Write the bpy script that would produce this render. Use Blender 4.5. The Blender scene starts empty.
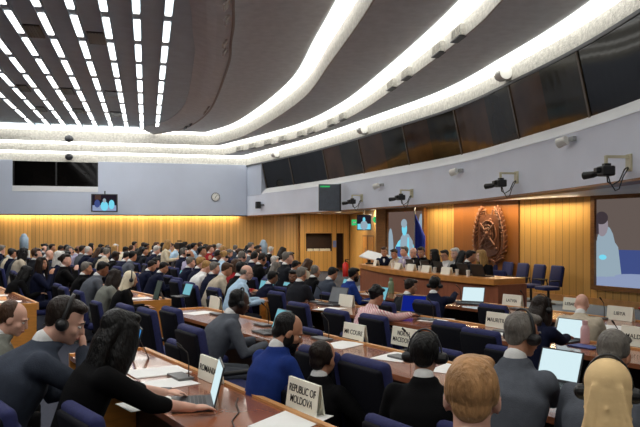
import bpy, bmesh, math, random
from mathutils import Vector, Matrix, Euler

random.seed(7)
scene = bpy.context.scene
COL = scene.collection
V = Vector

# ------------------------------------------------------------------ camera, light, exposure
F_PX, HZ, CAM_Z = 700.0, 232.0, 1.8          # focal length in pixels, horizon row, eye height
cam_data = bpy.data.cameras.new('camera')
cam = bpy.data.objects.new('camera', cam_data)
COL.objects.link(cam)
cam.location = (0, 0, CAM_Z)
cam.rotation_euler = (math.pi / 2, 0, 0)
cam_data.sensor_width = 36.0
cam_data.lens = F_PX / 640.0 * 36.0
cam_data.shift_y = (HZ - 213.5) / 640.0
cam_data.clip_start = 0.05
cam_data.clip_end = 200
scene.camera = cam

world = bpy.data.worlds.new('world')
scene.world = world
world.use_nodes = True
world.node_tree.nodes['Background'].inputs[0].default_value = (0.75, 0.8, 0.9, 1)
world.node_tree.nodes['Background'].inputs[1].default_value = 0.05

scene.view_settings.view_transform = 'Standard'
scene.view_settings.look = 'None'
scene.view_settings.gamma = 1.0
scene.view_settings.use_curve_mapping = False
scene.view_settings.exposure = 0.55
scene.cycles.use_denoising = True
scene.cycles.max_bounces = 7
scene.cycles.diffuse_bounces = 4
scene.cycles.sample_clamp_indirect = 4.0

PANEL_POWER = 2.6       # ceiling light panels (emission)
COVE_POWER = 3.2        # curved cove lights (emission)
WASH_POWER = 1.0        # warm wash lights over the timber walls


def area(name, loc, rot, sx, sy, power, color=(1, 1, 1), spread=math.pi):
    d = bpy.data.lights.new(name, 'AREA')
    d.shape = 'RECTANGLE'
    d.size, d.size_y = sx, sy
    d.energy = power
    d.color = color
    d.spread = spread
    o = bpy.data.objects.new(name, d)
    o.location = loc
    o.rotation_euler = rot
    COL.objects.link(o)
    return o


# ------------------------------------------------------------------ directions of the hall
DU = V((0.54, -0.84))         # along the delegates' desks
DN = V((0.84, 0.54))          # from the desks to the podium
WD = V((0.97, 0.24))          # along the back wall
WN = V((-0.24, 0.97))         # towards the back wall


def ns(n, s):                 # desk-frame coordinates -> floor point
    return DN * n + DU * s


def sw(s, w):                 # back-wall coordinates -> floor point
    return WD * s + WN * w


def at(px, py, z):            # the point at height z seen at a pixel
    d = (CAM_Z - z) * F_PX / (py - HZ)
    return V(((px - 320) * d / F_PX, d, z))


def on(px, d, py=None):       # the point at depth d seen at a pixel
    return V(((px - 320) * d / F_PX, d, CAM_Z + (HZ - (py if py is not None else HZ)) * d / F_PX))


# the sweep of the podium side of the ceiling, from the back wall round to the viewer
BW = 31.3
FASCIA = [(-3.3, 31.5), (-0.2, 25.6), (2.24, 19.6), (3.35, 16.4), (3.9, 13.4), (4.2, 11.36), (4.33, 9.4), (4.4, 6.0), (4.2, 0.0), (3.6, -7)]
LIP2 = [(-4.4, 30.55), (-0.71, 24.9), (0.896, 20.5), (1.83, 16), (2.5, 11.95), (2.64, 10.2), (2.75, 7), (2.6, 0), (2.1, -7)]
LIP1 = [(-5.6, 29.9), (-2.85, 26.9), (-.62, 20.1), (.25, 15.2), (.85, 11.25), (1.15, 8), (1.2, 3), (.8, -7)]
LIP0 = [(-7.0, 29.5), (-6.2, 28.9), (-5.1, 27.4), (-3.7, 23.7), (-2.3, 17.6), (-1.92, 15.3), (-1.6, 13.2), (-1.2, 9), (-1.1, 4), (-1.2, -7)]
Z_SOFFIT, Z_SILL, Z3, Z2, Z1, Z0 = 2.52, 3.62, 4.77, 5.18, 5.53, 6.03


def spline(pts, per=8):
    P = [V(p) for p in pts]
    P = [P[0] * 2 - P[1]] + P + [P[-1] * 2 - P[-2]]
    out = []
    for i in range(1, len(P) - 2):
        for k in range(per):
            t = k / per
            a, b, c, d = P[i - 1], P[i], P[i + 1], P[i + 2]
            out.append(0.5 * ((2 * b) + (c - a) * t + (2 * a - 5 * b + 4 * c - d) * t * t + (3 * b - a - 3 * c + d) * t ** 3))
    out.append(P[-2])
    return out


# ------------------------------------------------------------------ materials
def lin(c):
    return tuple(((x / 255) / 12.92 if x / 255 <= 0.04045 else ((x / 255 + 0.055) / 1.055) ** 2.4) for x in c) + (1,)


MATS = {}


def mat(name, rgb, rough=0.6, var=0.12, scale=8.0, bump=0.0, bscale=60.0, metal=0.0, spec=0.5, stretch=None, coat=0.0):
    """a surface with gentle procedural variation of its colour and relief"""
    if name in MATS:
        return MATS[name]
    m = bpy.data.materials.new(name)
    m.use_nodes = True
    nt = m.node_tree
    b = nt.nodes['Principled BSDF']
    b.inputs['Roughness'].default_value = rough
    b.inputs['Metallic'].default_value = metal
    b.inputs['Specular IOR Level'].default_value = spec
    b.inputs['Coat Weight'].default_value = coat
    tc = nt.nodes.new('ShaderNodeTexCoord')
    mp = nt.nodes.new('ShaderNodeMapping')
    nt.links.new(tc.outputs['Object'], mp.inputs['Vector'])
    if stretch:
        mp.inputs['Scale'].default_value = stretch
    nz = nt.nodes.new('ShaderNodeTexNoise')
    nz.inputs['Scale'].default_value = scale
    nz.inputs['Detail'].default_value = 4
    nt.links.new(mp.outputs['Vector'], nz.inputs['Vector'])
    rmp = nt.nodes.new('ShaderNodeValToRGB')
    c = lin(rgb)
    rmp.color_ramp.elements[0].position = 0.3
    rmp.color_ramp.elements[1].position = 0.7
    rmp.color_ramp.elements[0].color = tuple(x * (1 - var) for x in c[:3]) + (1,)
    rmp.color_ramp.elements[1].color = tuple(min(1, x * (1 + var)) for x in c[:3]) + (1,)
    nt.links.new(nz.outputs['Fac'], rmp.inputs['Fac'])
    nt.links.new(rmp.outputs['Color'], b.inputs['Base Color'])
    if bump:
        n2 = nt.nodes.new('ShaderNodeTexNoise')
        n2.inputs['Scale'].default_value = bscale
        n2.inputs['Detail'].default_value = 3
        nt.links.new(mp.outputs['Vector'], n2.inputs['Vector'])
        bp = nt.nodes.new('ShaderNodeBump')
        bp.inputs['Strength'].default_value = bump
        bp.inputs['Distance'].default_value = 0.02
        nt.links.new(n2.outputs['Fac'], bp.inputs['Height'])
        nt.links.new(bp.outputs['Normal'], b.inputs['Normal'])
    MATS[name] = m
    return m


def emit(name, rgb, power):
    if name in MATS:
        return MATS[name]
    m = bpy.data.materials.new(name)
    m.use_nodes = True
    nt = m.node_tree
    nt.nodes.remove(nt.nodes['Principled BSDF'])
    e = nt.nodes.new('ShaderNodeEmission')
    e.inputs[0].default_value = lin(rgb)
    e.inputs[1].default_value = power * (.68 if name.startswith('screen') else 1.0)
    nt.links.new(e.outputs[0], nt.nodes['Material Output'].inputs[0])
    MATS[name] = m
    return m


def boards(name, rgb, width, var=0.18, rough=0.42, groove=0.08):
    """vertical timber boards: UV.x runs along the wall in metres, UV.y is height"""
    if name in MATS:
        return MATS[name]
    m = bpy.data.materials.new(name)
    m.use_nodes = True
    nt = m.node_tree
    b = nt.nodes['Principled BSDF']
    b.inputs['Roughness'].default_value = rough
    N = nt.nodes.new
    L = nt.links.new
    uv = N('ShaderNodeUVMap')
    sep = N('ShaderNodeSeparateXYZ')
    L(uv.outputs[0], sep.inputs[0])
    div = N('ShaderNodeMath'); div.operation = 'DIVIDE'; div.inputs[1].default_value = width
    L(sep.outputs[0], div.inputs[0])
    fl = N('ShaderNodeMath'); fl.operation = 'FLOOR'; L(div.outputs[0], fl.inputs[0])
    fr = N('ShaderNodeMath'); fr.operation = 'FRACT'; L(div.outputs[0], fr.inputs[0])
    wn = N('ShaderNodeTexWhiteNoise'); wn.noise_dimensions = '1D'; L(fl.outputs[0], wn.inputs['W'])
    c = lin(rgb)
    rmp = N('ShaderNodeValToRGB')
    rmp.color_ramp.elements[0].color = tuple(x * (1 - var) for x in c[:3]) + (1,)
    rmp.color_ramp.elements[1].color = tuple(min(1, x * (1 + var)) for x in c[:3]) + (1,)
    L(wn.outputs['Value'], rmp.inputs['Fac'])
    mp = N('ShaderNodeMapping'); mp.inputs['Scale'].default_value = (40, 1.5, 1)
    L(uv.outputs[0], mp.inputs['Vector'])
    nz = N('ShaderNodeTexNoise'); nz.inputs['Scale'].default_value = 1.0; nz.inputs['Detail'].default_value = 5
    L(mp.outputs[0], nz.inputs['Vector'])
    grain = N('ShaderNodeMapRange'); grain.inputs[3].default_value = 0.85; grain.inputs[4].default_value = 1.12
    L(nz.outputs['Fac'], grain.inputs[0])
    mul = N('ShaderNodeVectorMath'); mul.operation = 'SCALE'
    L(rmp.outputs['Color'], mul.inputs[0]); L(grain.outputs[0], mul.inputs['Scale'])
    # groove between boards
    lt = N('ShaderNodeMath'); lt.operation = 'LESS_THAN'; lt.inputs[1].default_value = groove
    L(fr.outputs[0], lt.inputs[0])
    mix = N('ShaderNodeMix'); mix.data_type = 'RGBA'
    L(lt.outputs[0], mix.inputs[0]); L(mul.outputs[0], mix.inputs[6])
    mix.inputs[7].default_value = tuple(x * 0.28 for x in c[:3]) + (1,)
    L(mix.outputs[2], b.inputs['Base Color'])
    inv = N('ShaderNodeMath'); inv.operation = 'SUBTRACT'; inv.inputs[0].default_value = 1.0
    L(lt.outputs[0], inv.inputs[1])
    bp = N('ShaderNodeBump'); bp.inputs['Strength'].default_value = 0.5; bp.inputs['Distance'].default_value = 0.01
    L(inv.outputs[0], bp.inputs['Height']); L(bp.outputs[0], b.inputs['Normal'])
    MATS[name] = m
    return m


M_CARPET = mat('carpet_dark', (44, 48, 62), 0.95, 0.25, 30, 0.3, 200)
M_CARPET2 = mat('carpet_platform', (120, 132, 150), 0.95, 0.12, 25, 0.3, 200)
M_GREY = mat('painted_grey_wall', (190, 199, 216), 0.6, 0.03, 1.2)
M_FASCIA = mat('grey_wall_lit_copy', (222, 228, 242), 0.6, 0.03, 1.2)  # wall grey made lighter, painting in the light on the gallery front
M_GREYLIGHT = mat('painted_sill', (222, 224, 226), 0.55, 0.03, 1.5)
M_SLAB = mat('ceiling_slab_plaster', (214, 219, 222), 0.9, 0.07, 5, 0.25, 30)
M_CEIL = mat('ceiling_tiles_dark', (196, 212, 222), 0.9, 0.06, 3, 0.15, 60)
M_LIP = mat('rough_white_plaster', (190, 188, 180), 0.9, 0.22, 14, 1.0, 30)
M_BROWNLIP = mat('vault_lip_paint', (168, 158, 152), 0.85, 0.05, 4)
M_SLAT = boards('timber_slats', (216, 166, 98), 0.155)
M_DIMWOOD = boards('timber_dim', (92, 70, 50), 0.3)
M_BOARD = boards('timber_boards_light', (210, 160, 88), 0.20, 0.08, 0.4, 0.06)
M_RED = boards('timber_boards_red', (150, 92, 44), 0.42, 0.10, 0.35, 0.012)
M_TRIMWOOD = mat('timber_trim', (140, 92, 48), 0.4, 0.2, 6, stretch=(1, 1, 8))
M_DESK = mat('desk_wood', (150, 92, 64), 0.16, 0.10, 3, coat=0.3)
M_DESKEDGE = mat('desk_edge_wood', (206, 150, 92), 0.35, 0.15, 6)
M_PANEL = mat('desk_end_wood', (206, 138, 62), 0.4, 0.15, 5, stretch=(1, 1, 6))
M_PODFRONT = mat('podium_front_wood', (150, 88, 62), 0.4, 0.14, 4, stretch=(4, 4, 1))
M_PODTOP = mat('podium_top_wood', (206, 138, 70), 0.3, 0.12, 5)
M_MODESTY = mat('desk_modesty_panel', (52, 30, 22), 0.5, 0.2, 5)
M_NAVY = mat('chair_navy_fabric', (34, 39, 88), 0.85, 0.15, 40, 0.25, 250)
M_NAVYDARK = mat('chair_back_shell', (12, 13, 22), 0.8, 0.1, 30, spec=.2)
M_BLACK = mat('black_plastic', (18, 18, 20), 0.45, 0.1, 20)
M_DGREY = mat('dark_grey_plastic', (52, 54, 58), 0.4, 0.1, 20)
M_LGREY = mat('light_grey_metal', (170, 172, 172), 0.35, 0.06, 20, metal=0.6)
M_BEIGE = mat('beige_metal', (196, 190, 160), 0.4, 0.05, 20)
M_PAPER = mat('paper', (235, 235, 232), 0.8, 0.02, 10)
M_CARD = mat('name_card', (240, 238, 222), 0.7, 0.02, 10)
M_INK = mat('black_ink', (18, 18, 18), 0.7, 0.0, 10)
M_WHITE = mat('white_paint', (226, 226, 220), 0.5, 0.03, 10)
M_GLASS = mat('booth_glass_dark', (10, 9, 8), 0.06, 0.5, 0.7, spec=0.10)
M_GLASSB = mat('booth_glass_reflect_brown', (72, 52, 35), 0.08, 0.5, 0.9, spec=0.10)  # brown painted in for reflections and warm lit interior of the booths
M_GLASSO = mat('booth_glass_reflect_olive', (46, 43, 33), 0.08, 0.5, 0.9, spec=0.10)  # olive half of the painted-in reflections and booth interior
M_MULL = mat('booth_mullion', (66, 52, 34), 0.45, 0.1, 10)
M_PANE = emit('ceiling_panel_light', (255, 253, 248), PANEL_POWER)
M_COVE = emit('cove_light', (255, 253, 246), COVE_POWER)
M_WASH = emit('wash_light', (255, 214, 140), 6.0)
M_GREEN = emit('exit_green', (60, 190, 110), 0.7)
M_SCR = emit('screen_white', (214, 238, 244), 1.0)
M_SCRTEAL = emit('screen_teal', (130, 200, 215), 0.8)
M_SCRBLUE = emit('screen_blue', (22, 40, 150), 0.7)

# ------------------------------------------------------------------ mesh helpers


def tag(o, label=None, cat=None, group=None, kind=None):
    if label:
        o['label'] = label
    if cat:
        o['category'] = cat
    if group:
        o['group'] = group
    if kind:
        o['kind'] = kind
    return o


def link(name, me, m, parent=None, smooth=False):
    o = bpy.data.objects.new(name, me)
    COL.objects.link(o)
    if m is not None and not me.materials:
        me.materials.append(m)
    if parent is not None:
        o.parent = parent
    if smooth:
        for p in me.polygons:
            p.use_smooth = True
    return o


def obj(name, bm, m, parent=None, smooth=False):
    me = bpy.data.meshes.new(name)
    bmesh.ops.recalc_face_normals(bm, faces=bm.faces)
    bm.to_mesh(me)
    bm.free()
    return link(name, me, m, parent, smooth)


def empty(name, loc=(0, 0, 0), rz=0.0, label=None, cat=None, group=None):
    o = bpy.data.objects.new(name, None)
    o.empty_display_size = 0.1
    COL.objects.link(o)
    o.location = loc
    o.rotation_euler = (0, 0, rz)
    return tag(o, label, cat, group)


def copy_tree(o, parent=None):
    c = o.copy()
    COL.objects.link(c)
    c.parent = parent
    for ch in KIDS.get(o.name, None) or list(o.children):
        copy_tree(ch, c)
    return c


KIDS = {}


def box(bm, c, s, rot=None, bevel=0.0, seg=2):
    r = bmesh.ops.create_cube(bm, size=1.0)
    vs = r['verts']
    M = Matrix.Translation(V(c)) @ (rot.to_matrix().to_4x4() if isinstance(rot, Euler) else (rot if rot is not None else Matrix.Identity(4)))
    bmesh.ops.scale(bm, vec=V(s), verts=vs)
    if bevel:
        es = list({e for v in vs for e in v.link_edges})
        g = bmesh.ops.bevel(bm, geom=es, offset=bevel, segments=seg, affect='EDGES', profile=0.5)
        vs = [v for v in g['verts']]
        vs = list({v for f in g['faces'] for v in f.verts} | set(vs))
        # all verts of this island
        seen, st = set(), [vs[0]]
        while st:
            v = st.pop()
            if v in seen:
                continue
            seen.add(v)
            st += [e.other_vert(v) for e in v.link_edges]
        vs = list(seen)
    bmesh.ops.transform(bm, matrix=M, verts=vs)
    return vs


def ell(bm, c, r, rot=None, u=20, v=12):
    g = bmesh.ops.create_uvsphere(bm, u_segments=u, v_segments=v, radius=1.0)
    vs = g['verts']
    M = Matrix.Translation(V(c)) @ (rot.to_4x4() if rot is not None else Matrix.Identity(4)) @ Matrix.Diagonal(V((r[0], r[1], r[2], 1)))
    bmesh.ops.transform(bm, matrix=M, verts=vs)
    return vs


def tube(bm, pts, rad, seg=12, side=None, cap=True):
    """loft along points; rad: numbers or (side, other) pairs; side: axis hint for the first radius"""
    P = [V(p) for p in pts]
    R = [(r, r) if not isinstance(r, (tuple, list)) else r for r in rad]
    n = len(P)
    T = []
    for i in range(n):
        t = (P[min(i + 1, n - 1)] - P[max(i - 1, 0)])
        T.append(t.normalized() if t.length > 1e-9 else V((0, 0, 1)))
    hint = V(side) if side is not None else (V((1, 0, 0)) if abs(T[0].x) < 0.9 else V((0, 1, 0)))
    if cap:  # rounded ends
        def capr(i, sgn):
            rr = min(R[i])
            out = []
            for a in (0.45, 0.8, 0.97):
                out.append((P[i] + T[i] * sgn * rr * a * 0.9, tuple(x * math.sqrt(max(0.03, 1 - a * a)) for x in R[i]), T[i]))
            return out
        rings = list(reversed(capr(0, -1))) + [(P[i], R[i], T[i]) for i in range(n)] + capr(n - 1, 1)
    else:
        rings = [(P[i], R[i], T[i]) for i in range(n)]
    rows = []
    for p, r, t in rings:
        a = hint - t * hint.dot(t)
        if a.length < 1e-6:
            a = t.orthogonal()
        a.normalize()
        b = t.cross(a)
        hint = a if side is None else hint
        rows.append([bm.verts.new(p + a * (r[0] * math.cos(2 * math.pi * k / seg)) + b * (r[1] * math.sin(2 * math.pi * k / seg))) for k in range(seg)])
    for i in range(len(rows) - 1):
        for k in range(seg):
            bm.faces.new((rows[i][k], rows[i][(k + 1) % seg], rows[i + 1][(k + 1) % seg], rows[i + 1][k]))
    bm.faces.new(list(reversed(rows[0])))
    bm.faces.new(rows[-1])


def cyl(bm, a, b, r, seg=16, r2=None):
    tube(bm, [a, b], [r, r if r2 is None else r2], seg, cap=False)


def remesh(bm, voxel, smooth=4, name='mesh'):
    """one continuous skin over overlapping shapes"""
    me = bpy.data.meshes.new(name)
    bmesh.ops.recalc_face_normals(bm, faces=bm.faces)
    bm.to_mesh(me)
    bm.free()
    o = bpy.data.objects.new('tmp', me)
    COL.objects.link(o)
    r = o.modifiers.new('r', 'REMESH')
    r.mode = 'VOXEL'
    r.voxel_size = voxel
    r.use_smooth_shade = True
    if smooth:
        s = o.modifiers.new('s', 'SMOOTH')
        s.factor = 0.5
        s.iterations = smooth
    dg = bpy.context.evaluated_depsgraph_get()
    out = bpy.data.meshes.new_from_object(o.evaluated_get(dg))
    out.name = name
    bpy.data.objects.remove(o)
    bpy.data.meshes.remove(me)
    for p in out.polygons:
        p.use_smooth = True
    return out


def sweep(name, pts, profile, m, closed=True, parent=None, flip=False, smooth=False):
    """sweep (offset, z) pairs along floor points; positive offset is to the outside (away from the hall)"""
    P = [V(p) for p in pts]
    n = len(P)
    bm = bmesh.new()
    uvl = bm.loops.layers.uv.new('UVMap')
    rows, arc, dist = [], 0.0, []
    for i in range(n):
        d0 = (P[i] - P[i - 1]).normalized() if i > 0 else None
        d1 = (P[i + 1] - P[i]).normalized() if i < n - 1 else None
        if d0 is None:
            d0 = d1
        if d1 is None:
            d1 = d0
        n0, n1 = V((-d0.y, d0.x)), V((-d1.y, d1.x))
        nn = (n0 + n1).normalized()
        k = 1 / max(0.3, nn.dot(n0))
        if i > 0:
            arc += (P[i] - P[i - 1]).length
        dist.append(arc)
        sg = -1 if flip else 1
        rows.append([bm.verts.new((P[i].x + nn.x * o * k * sg, P[i].y + nn.y * o * k * sg, z)) for o, z in profile])
    m_ = len(profile)
    acc = [0]
    for j in range(1, m_):
        acc.append(acc[-1] + math.hypot(profile[j][0] - profile[j - 1][0], profile[j][1] - profile[j - 1][1]))
    for i in range(n - 1):
        for j in range(m_ if closed else m_ - 1):
            k = (j + 1) % m_
            f = bm.faces.new((rows[i][j], rows[i + 1][j], rows[i + 1][k], rows[i][k]))
            vals = [(dist[i], acc[j]), (dist[i + 1], acc[j]), (dist[i + 1], acc[k] if k else acc[j]), (dist[i], acc[k] if k else acc[j])]
            for lp, uvv in zip(f.loops, vals):
                lp[uvl].uv = uvv
    if closed:
        bm.faces.new(rows[0])
        bm.faces.new(list(reversed(rows[-1])))
    return obj(name, bm, m, parent, smooth)


def prism(bm, poly, z0, z1):
    lo = [bm.verts.new((p[0], p[1], z0)) for p in poly]
    hi = [bm.verts.new((p[0], p[1], z1)) for p in poly]
    n = len(poly)
    bm.faces.new(lo)
    bm.faces.new(hi)
    for i in range(n):
        bm.faces.new((lo[i], lo[(i + 1) % n], hi[(i + 1) % n], hi[i]))


def wallbox(name, a, b, z0, z1, thick, m, parent=None, side=1):
    """a flat wall piece from floor point a to b; UV in metres; thickness to the outside"""
    return sweep(name, [a, b], [(0, z0), (0, z1), (thick, z1), (thick, z0)], m, True, parent, flip=side < 0)


def struct(o):
    o['kind'] = 'structure'
    return o


def text_mesh(txt, size, align='CENTER', spacing=1.0):
    c = bpy.data.curves.new('t', 'FONT')
    c.body = txt
    c.size = size
    c.align_x = align
    c.align_y = 'CENTER'
    c.extrude = 0.0008
    c.space_line = 1.0
    c.space_character = spacing
    c.offset = size * 0.002
    o = bpy.data.objects.new('t', c)
    COL.objects.link(o)
    dg = bpy.context.evaluated_depsgraph_get()
    me = bpy.data.meshes.new_from_object(o.evaluated_get(dg))
    me.name = 'lettering'
    bpy.data.objects.remove(o)
    bpy.data.curves.remove(c)
    return me


# ================================================================== THE HALL
FASCIA_S = spline(FASCIA)
LIP2[0] = (-4.24, 30.7)
LIP1[0] = (-4.7, 30.1)
LIP2_S, LIP1_S, LIP0_S = spline(LIP2), spline(LIP1), spline(LIP0)


def back_run(first, s0=-17.0):
    w = WN.dot(V(first))
    return [sw(s0, w)]


FASCIA_P = back_run(FASCIA[0]) + FASCIA_S
LIP2_P = back_run(LIP2[0]) + LIP2_S
LIP1_P = back_run(LIP1[0]) + LIP1_S

# floor and platform
bm = bmesh.new()
box(bm, (0, 14, -0.05), (60, 60, 0.1))
struct(obj('floor', bm, M_CARPET))
bm = bmesh.new()
prism(bm, [(0.5, 18.4), (1.05, 15.2), (2.0, 12.7), (2.6, 11.3), (3.6, 10.0), (5.6, 7.4), (12.0, 6.0), (12.0, 12.0), (3.0, 24.0), (1.9, 24.6)], 0.0, 0.15)
tag(obj('platform', bm, M_CARPET2), 'low podium platform carpeted in pale blue grey', 'platform')['kind'] = 'structure'

# side and rear walls that close the room
struct(wallbox('wall_left', sw(-15, -14), sw(-15, 33), 0, 6.4, 0.3, M_DIMWOOD, side=-1))
struct(wallbox('wall_rear', V((14, -7.5)), V((-16, -7.5)), 0, 6.4, 0.3, M_DIMWOOD, side=1))
struct(wallbox('wall_right', V((9.5, 9.5)), V((9.5, -8)), 0, 2.7, 0.3, M_SLAT))

# back wall: timber below, painted grey above, lit by a hidden strip
struct(wallbox('wall_back', sw(-17, 31.75), sw(9.4, 31.75), 0, 2.62, 0.2, M_SLAT))
struct(wallbox('trim_1', sw(-17, 31.72), sw(9.3, 31.72), 0, 0.12, 0.04, M_TRIMWOOD))
ba, bb = sw(-17, 31.3), V(FASCIA[0])
parts = [(-17, 4.36, 2.52, 3.5), (-17, -5.43, 3.5, 4.8), (-2.02, 4.36, 3.5, 4.8)]
for i, (s0, s1, z0, z1) in enumerate(parts):
    struct(wallbox('wall_back_upper' + ('' if i == 0 else '_' + 'bc'[i - 1]), sw(s0, 31.3), sw(s1, 31.3), z0, z1, 0.22, M_GREY))
w0 = struct(wallbox('window_1', sw(-5.43, 31.42), sw(-2.02, 31.42), 3.72, 4.8, 0.06, M_GLASS))
struct(wallbox('sill', sw(-5.43, 31.29), sw(-2.02, 31.29), 3.5, 3.73, 0.2, M_GREYLIGHT, w0))
for s in (-5.4, -3.72, -2.05):
    struct(wallbox('mullion', sw(s - .03, 31.38), sw(s + .03, 31.38), 3.72, 4.8, 0.06, M_BLACK, w0))
# grey underside and gallery soffit
struct(sweep('ceiling_gallery', FASCIA_P, [(0.05, 2.62), (0.05, 2.66), (10, 2.66), (10, 2.62)], M_GREYLIGHT))
struct(wallbox('trim_2', sw(-17, 31.28), sw(4.4, 31.28), 2.50, 2.545, 0.03, M_DGREY))

# curved fascia below the interpreters' booths
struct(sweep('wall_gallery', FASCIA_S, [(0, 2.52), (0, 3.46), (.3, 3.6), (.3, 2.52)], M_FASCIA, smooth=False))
struct(sweep('trim_3', FASCIA_S, [(-.012, 3.44), (.2, 3.68), (.32, 3.68), (.32, 3.4)], M_GREYLIGHT))
struct(sweep('trim_4', FASCIA_S, [(-.02, 2.50), (-.02, 2.535), (.35, 2.535), (.35, 2.50)], M_TRIMWOOD))
struct(sweep('wall_gallery_end', [FASCIA_S[0], FASCIA_S[1], FASCIA_S[2]], [(-.01, 3.4), (-.01, 4.8), (.3, 4.8), (.3, 3.4)], M_GREY))

# booth windows, each with its panes
def cut(path, ya, yb):
    def pt(y):
        for a, b in zip(path, path[1:]):
            if a.y >= y >= b.y:
                return a.lerp(b, (a.y - y) / max(1e-6, a.y - b.y))
        return path[-1]
    return [pt(ya)] + [p for p in path if yb + .02 < p.y < ya - .02] + [pt(yb)]


edges = [29.9, 27.6, 24.9, 22.2, 19.4, 16.8, 14.0, 11.36, 8.6, 5.8, 3.0]
for i in range(len(edges) - 1):
    ya, yb = edges[i], edges[i + 1]
    ym = ya + (yb - ya) * (0.55 if i % 2 else 0.48)
    wroot = struct(sweep('window_%d' % (i + 2), cut(FASCIA_S, ya, ym), [(.2, 3.67), (-.04, 4.75), (.0, 4.76), (.24, 3.68)], M_GLASS if i < 2 or i > 6 else M_GLASSB))
    struct(sweep('pane', cut(FASCIA_S, ym, yb), [(.2, 3.67), (-.04, 4.75), (.0, 4.76), (.24, 3.68)], M_GLASS if i < 2 or i > 6 else M_GLASSO, wroot))
    p = cut(FASCIA_S, ya + .03, ya - .03)
    struct(sweep('mullion', p, [(.18, 3.66), (-.06, 4.76), (-.02, 4.77), (.22, 3.66)], M_MULL, wroot))
struct(sweep('trim_5', FASCIA_S, [(-.06, 4.73), (-.06, 4.79), (.5, 4.79), (.5, 4.73)], M_DGREY))
struct(sweep('wall_booths', FASCIA_S, [(.5, 3.5), (.5, 4.9), (.6, 4.9), (.6, 3.5)], M_BLACK))

# stepped ceiling: rough white lips, slabs between them, cove lights along every step
def lip(name, path, zb, zt):
    return struct(sweep(name, path, [(0, zb - .004), (0, zt), (.3, zt), (.3, zb + .03), (.03, zb + .03), (.03, zb - .004)], M_LIP))


lip('trim_6', FASCIA_P, Z3, Z2 + .02)
lip('trim_7', LIP2_P, Z2, Z1 + .02)
lip('trim_8', LIP1_P, Z1, Z0 + .1)
struct(sweep('ceiling_step', LIP2_P, [(.02, Z2), (.02, Z2 + .05), (4.2, Z2 + .05), (4.2, Z2)], M_SLAB))
struct(sweep('ceiling_step_upper', LIP1_P, [(.02, Z1), (.02, Z1 + .05), (4.2, Z1 + .05), (4.2, Z1)], M_SLAB))
struct(sweep('ceiling_step_lower', FASCIA_P, [(.02, Z3), (.02, Z3 + .05), (1.0, Z3 + .05), (1.0, Z3)], M_DGREY))
for nm, path, z, lb in (('cove_light', FASCIA_P, Z2, 'long curved cove light of the lowest ceiling step above the booths'),
                        ('cove_light', LIP2_P, Z1, 'long curved cove light of the middle ceiling step above the vent boxes'),
                        ('cove_light', LIP1_P, Z0, 'long curved cove light of the uppermost ceiling step')):
    o = sweep(nm, path, [(-.34, z - .02), (-.34, z - .005), (-.012, z - .005), (-.012, z - .07), (-.06, z - .07)], M_COVE)
    tag(o, lb, 'light')

# upper slab between the vault lip and the first cove
def resample(path, n):
    L = [0]
    for a, b in zip(path, path[1:]):
        L.append(L[-1] + (b - a).length)
    out = []
    for k in range(n):
        t = L[-1] * k / (n - 1)
        for i in range(len(path) - 1):
            if L[i + 1] >= t - 1e-9:
                out.append(path[i].lerp(path[i + 1], (t - L[i]) / max(1e-9, L[i + 1] - L[i])))
                break
    return out


bm = bmesh.new()
A, B = resample(LIP0_S, 60), resample(LIP1_S, 60)
for z in (Z0, Z0 + .06):
    va = [bm.verts.new((p.x, p.y, z)) for p in A]
    vb = [bm.verts.new((p.x, p.y, z)) for p in B]
    for i in range(59):
        bm.faces.new((va[i], va[i + 1], vb[i + 1], vb[i]))
struct(obj('ceiling_sweep', bm, M_SLAB))
struct(sweep('ceiling_vault', LIP0_S, [(.0, Z0 - .1), (-.05, Z0 - .1), (-.15, Z0 - .095), (-.35, Z0 - .06), (-.55, Z0 + .01), (-.85, Z0 + .09), (-.85, Z0 + .12), (0, Z0 + .06)], M_SLAB, smooth=False))
struct(sweep('trim_9', LIP0_S, [(-.002, Z0 - .115), (-.002, Z0 + .02), (-.06, Z0 + .02), (-.06, Z0 - .115)], M_BROWNLIP))
bm = bmesh.new()
prism(bm, [sw(-18, -10), sw(10, -10), sw(10, 33), sw(-18, 33)], Z0 + .11, Z0 + .2)
struct(obj('ceiling', bm, M_CEIL))

# ceiling light panels: nine rows of fittings towards the back wall
ROWN = ['first', 'second', 'third', 'fourth', 'fifth', 'sixth', 'seventh', 'eighth', 'ninth']
ORD = ROWN + ['tenth', 'eleventh', 'twelfth', 'thirteenth', 'fourteenth', 'fifteenth', 'sixteenth', 'seventeenth', 'eighteenth', 'nineteenth', 'twentieth', 'twenty-first', 'twenty-second', 'twenty-third', 'twenty-fourth', 'twenty-fifth', 'twenty-sixth', 'twenty-seventh', 'twenty-eighth', 'twenty-ninth', 'thirtieth', 'thirty-first', 'thirty-second']
bm = bmesh.new()
box(bm, (0, 0, .03), (.18, 1.95, .05))
for x in (-.085, .085):
    box(bm, (x, 0, -.01), (.018, 1.95, .05))
hous = obj('ceiling_light', bm, M_CEIL)
bm = bmesh.new()
box(bm, (0, 0, -.010), (.12, 1.46, .04))
dif = obj('diffuser', bm, M_PANE, hous)
first = True
rz = math.atan2(WN.y, WN.x) - math.pi / 2
for k in range(9):
    s = .41 - .605 * k
    for j in range(20):
        w = 30.0 - .8 - 1.97 * j
        if w < -9:
            continue
        p = sw(s, w)
        o, d = (hous, dif) if first else (hous.copy(), dif.copy())
        if not first:
            COL.objects.link(o); COL.objects.link(d); d.parent = o
        first = False
        o.location = (p.x, p.y, Z0 + .07)
        o.rotation_euler = (0, 0, rz)
        tag(o, 'white ceiling light, %s from the back wall, %s row from the vault' % (ORD[j], ROWN[k]), 'light', 'light panels in nine ceiling rows')

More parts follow.
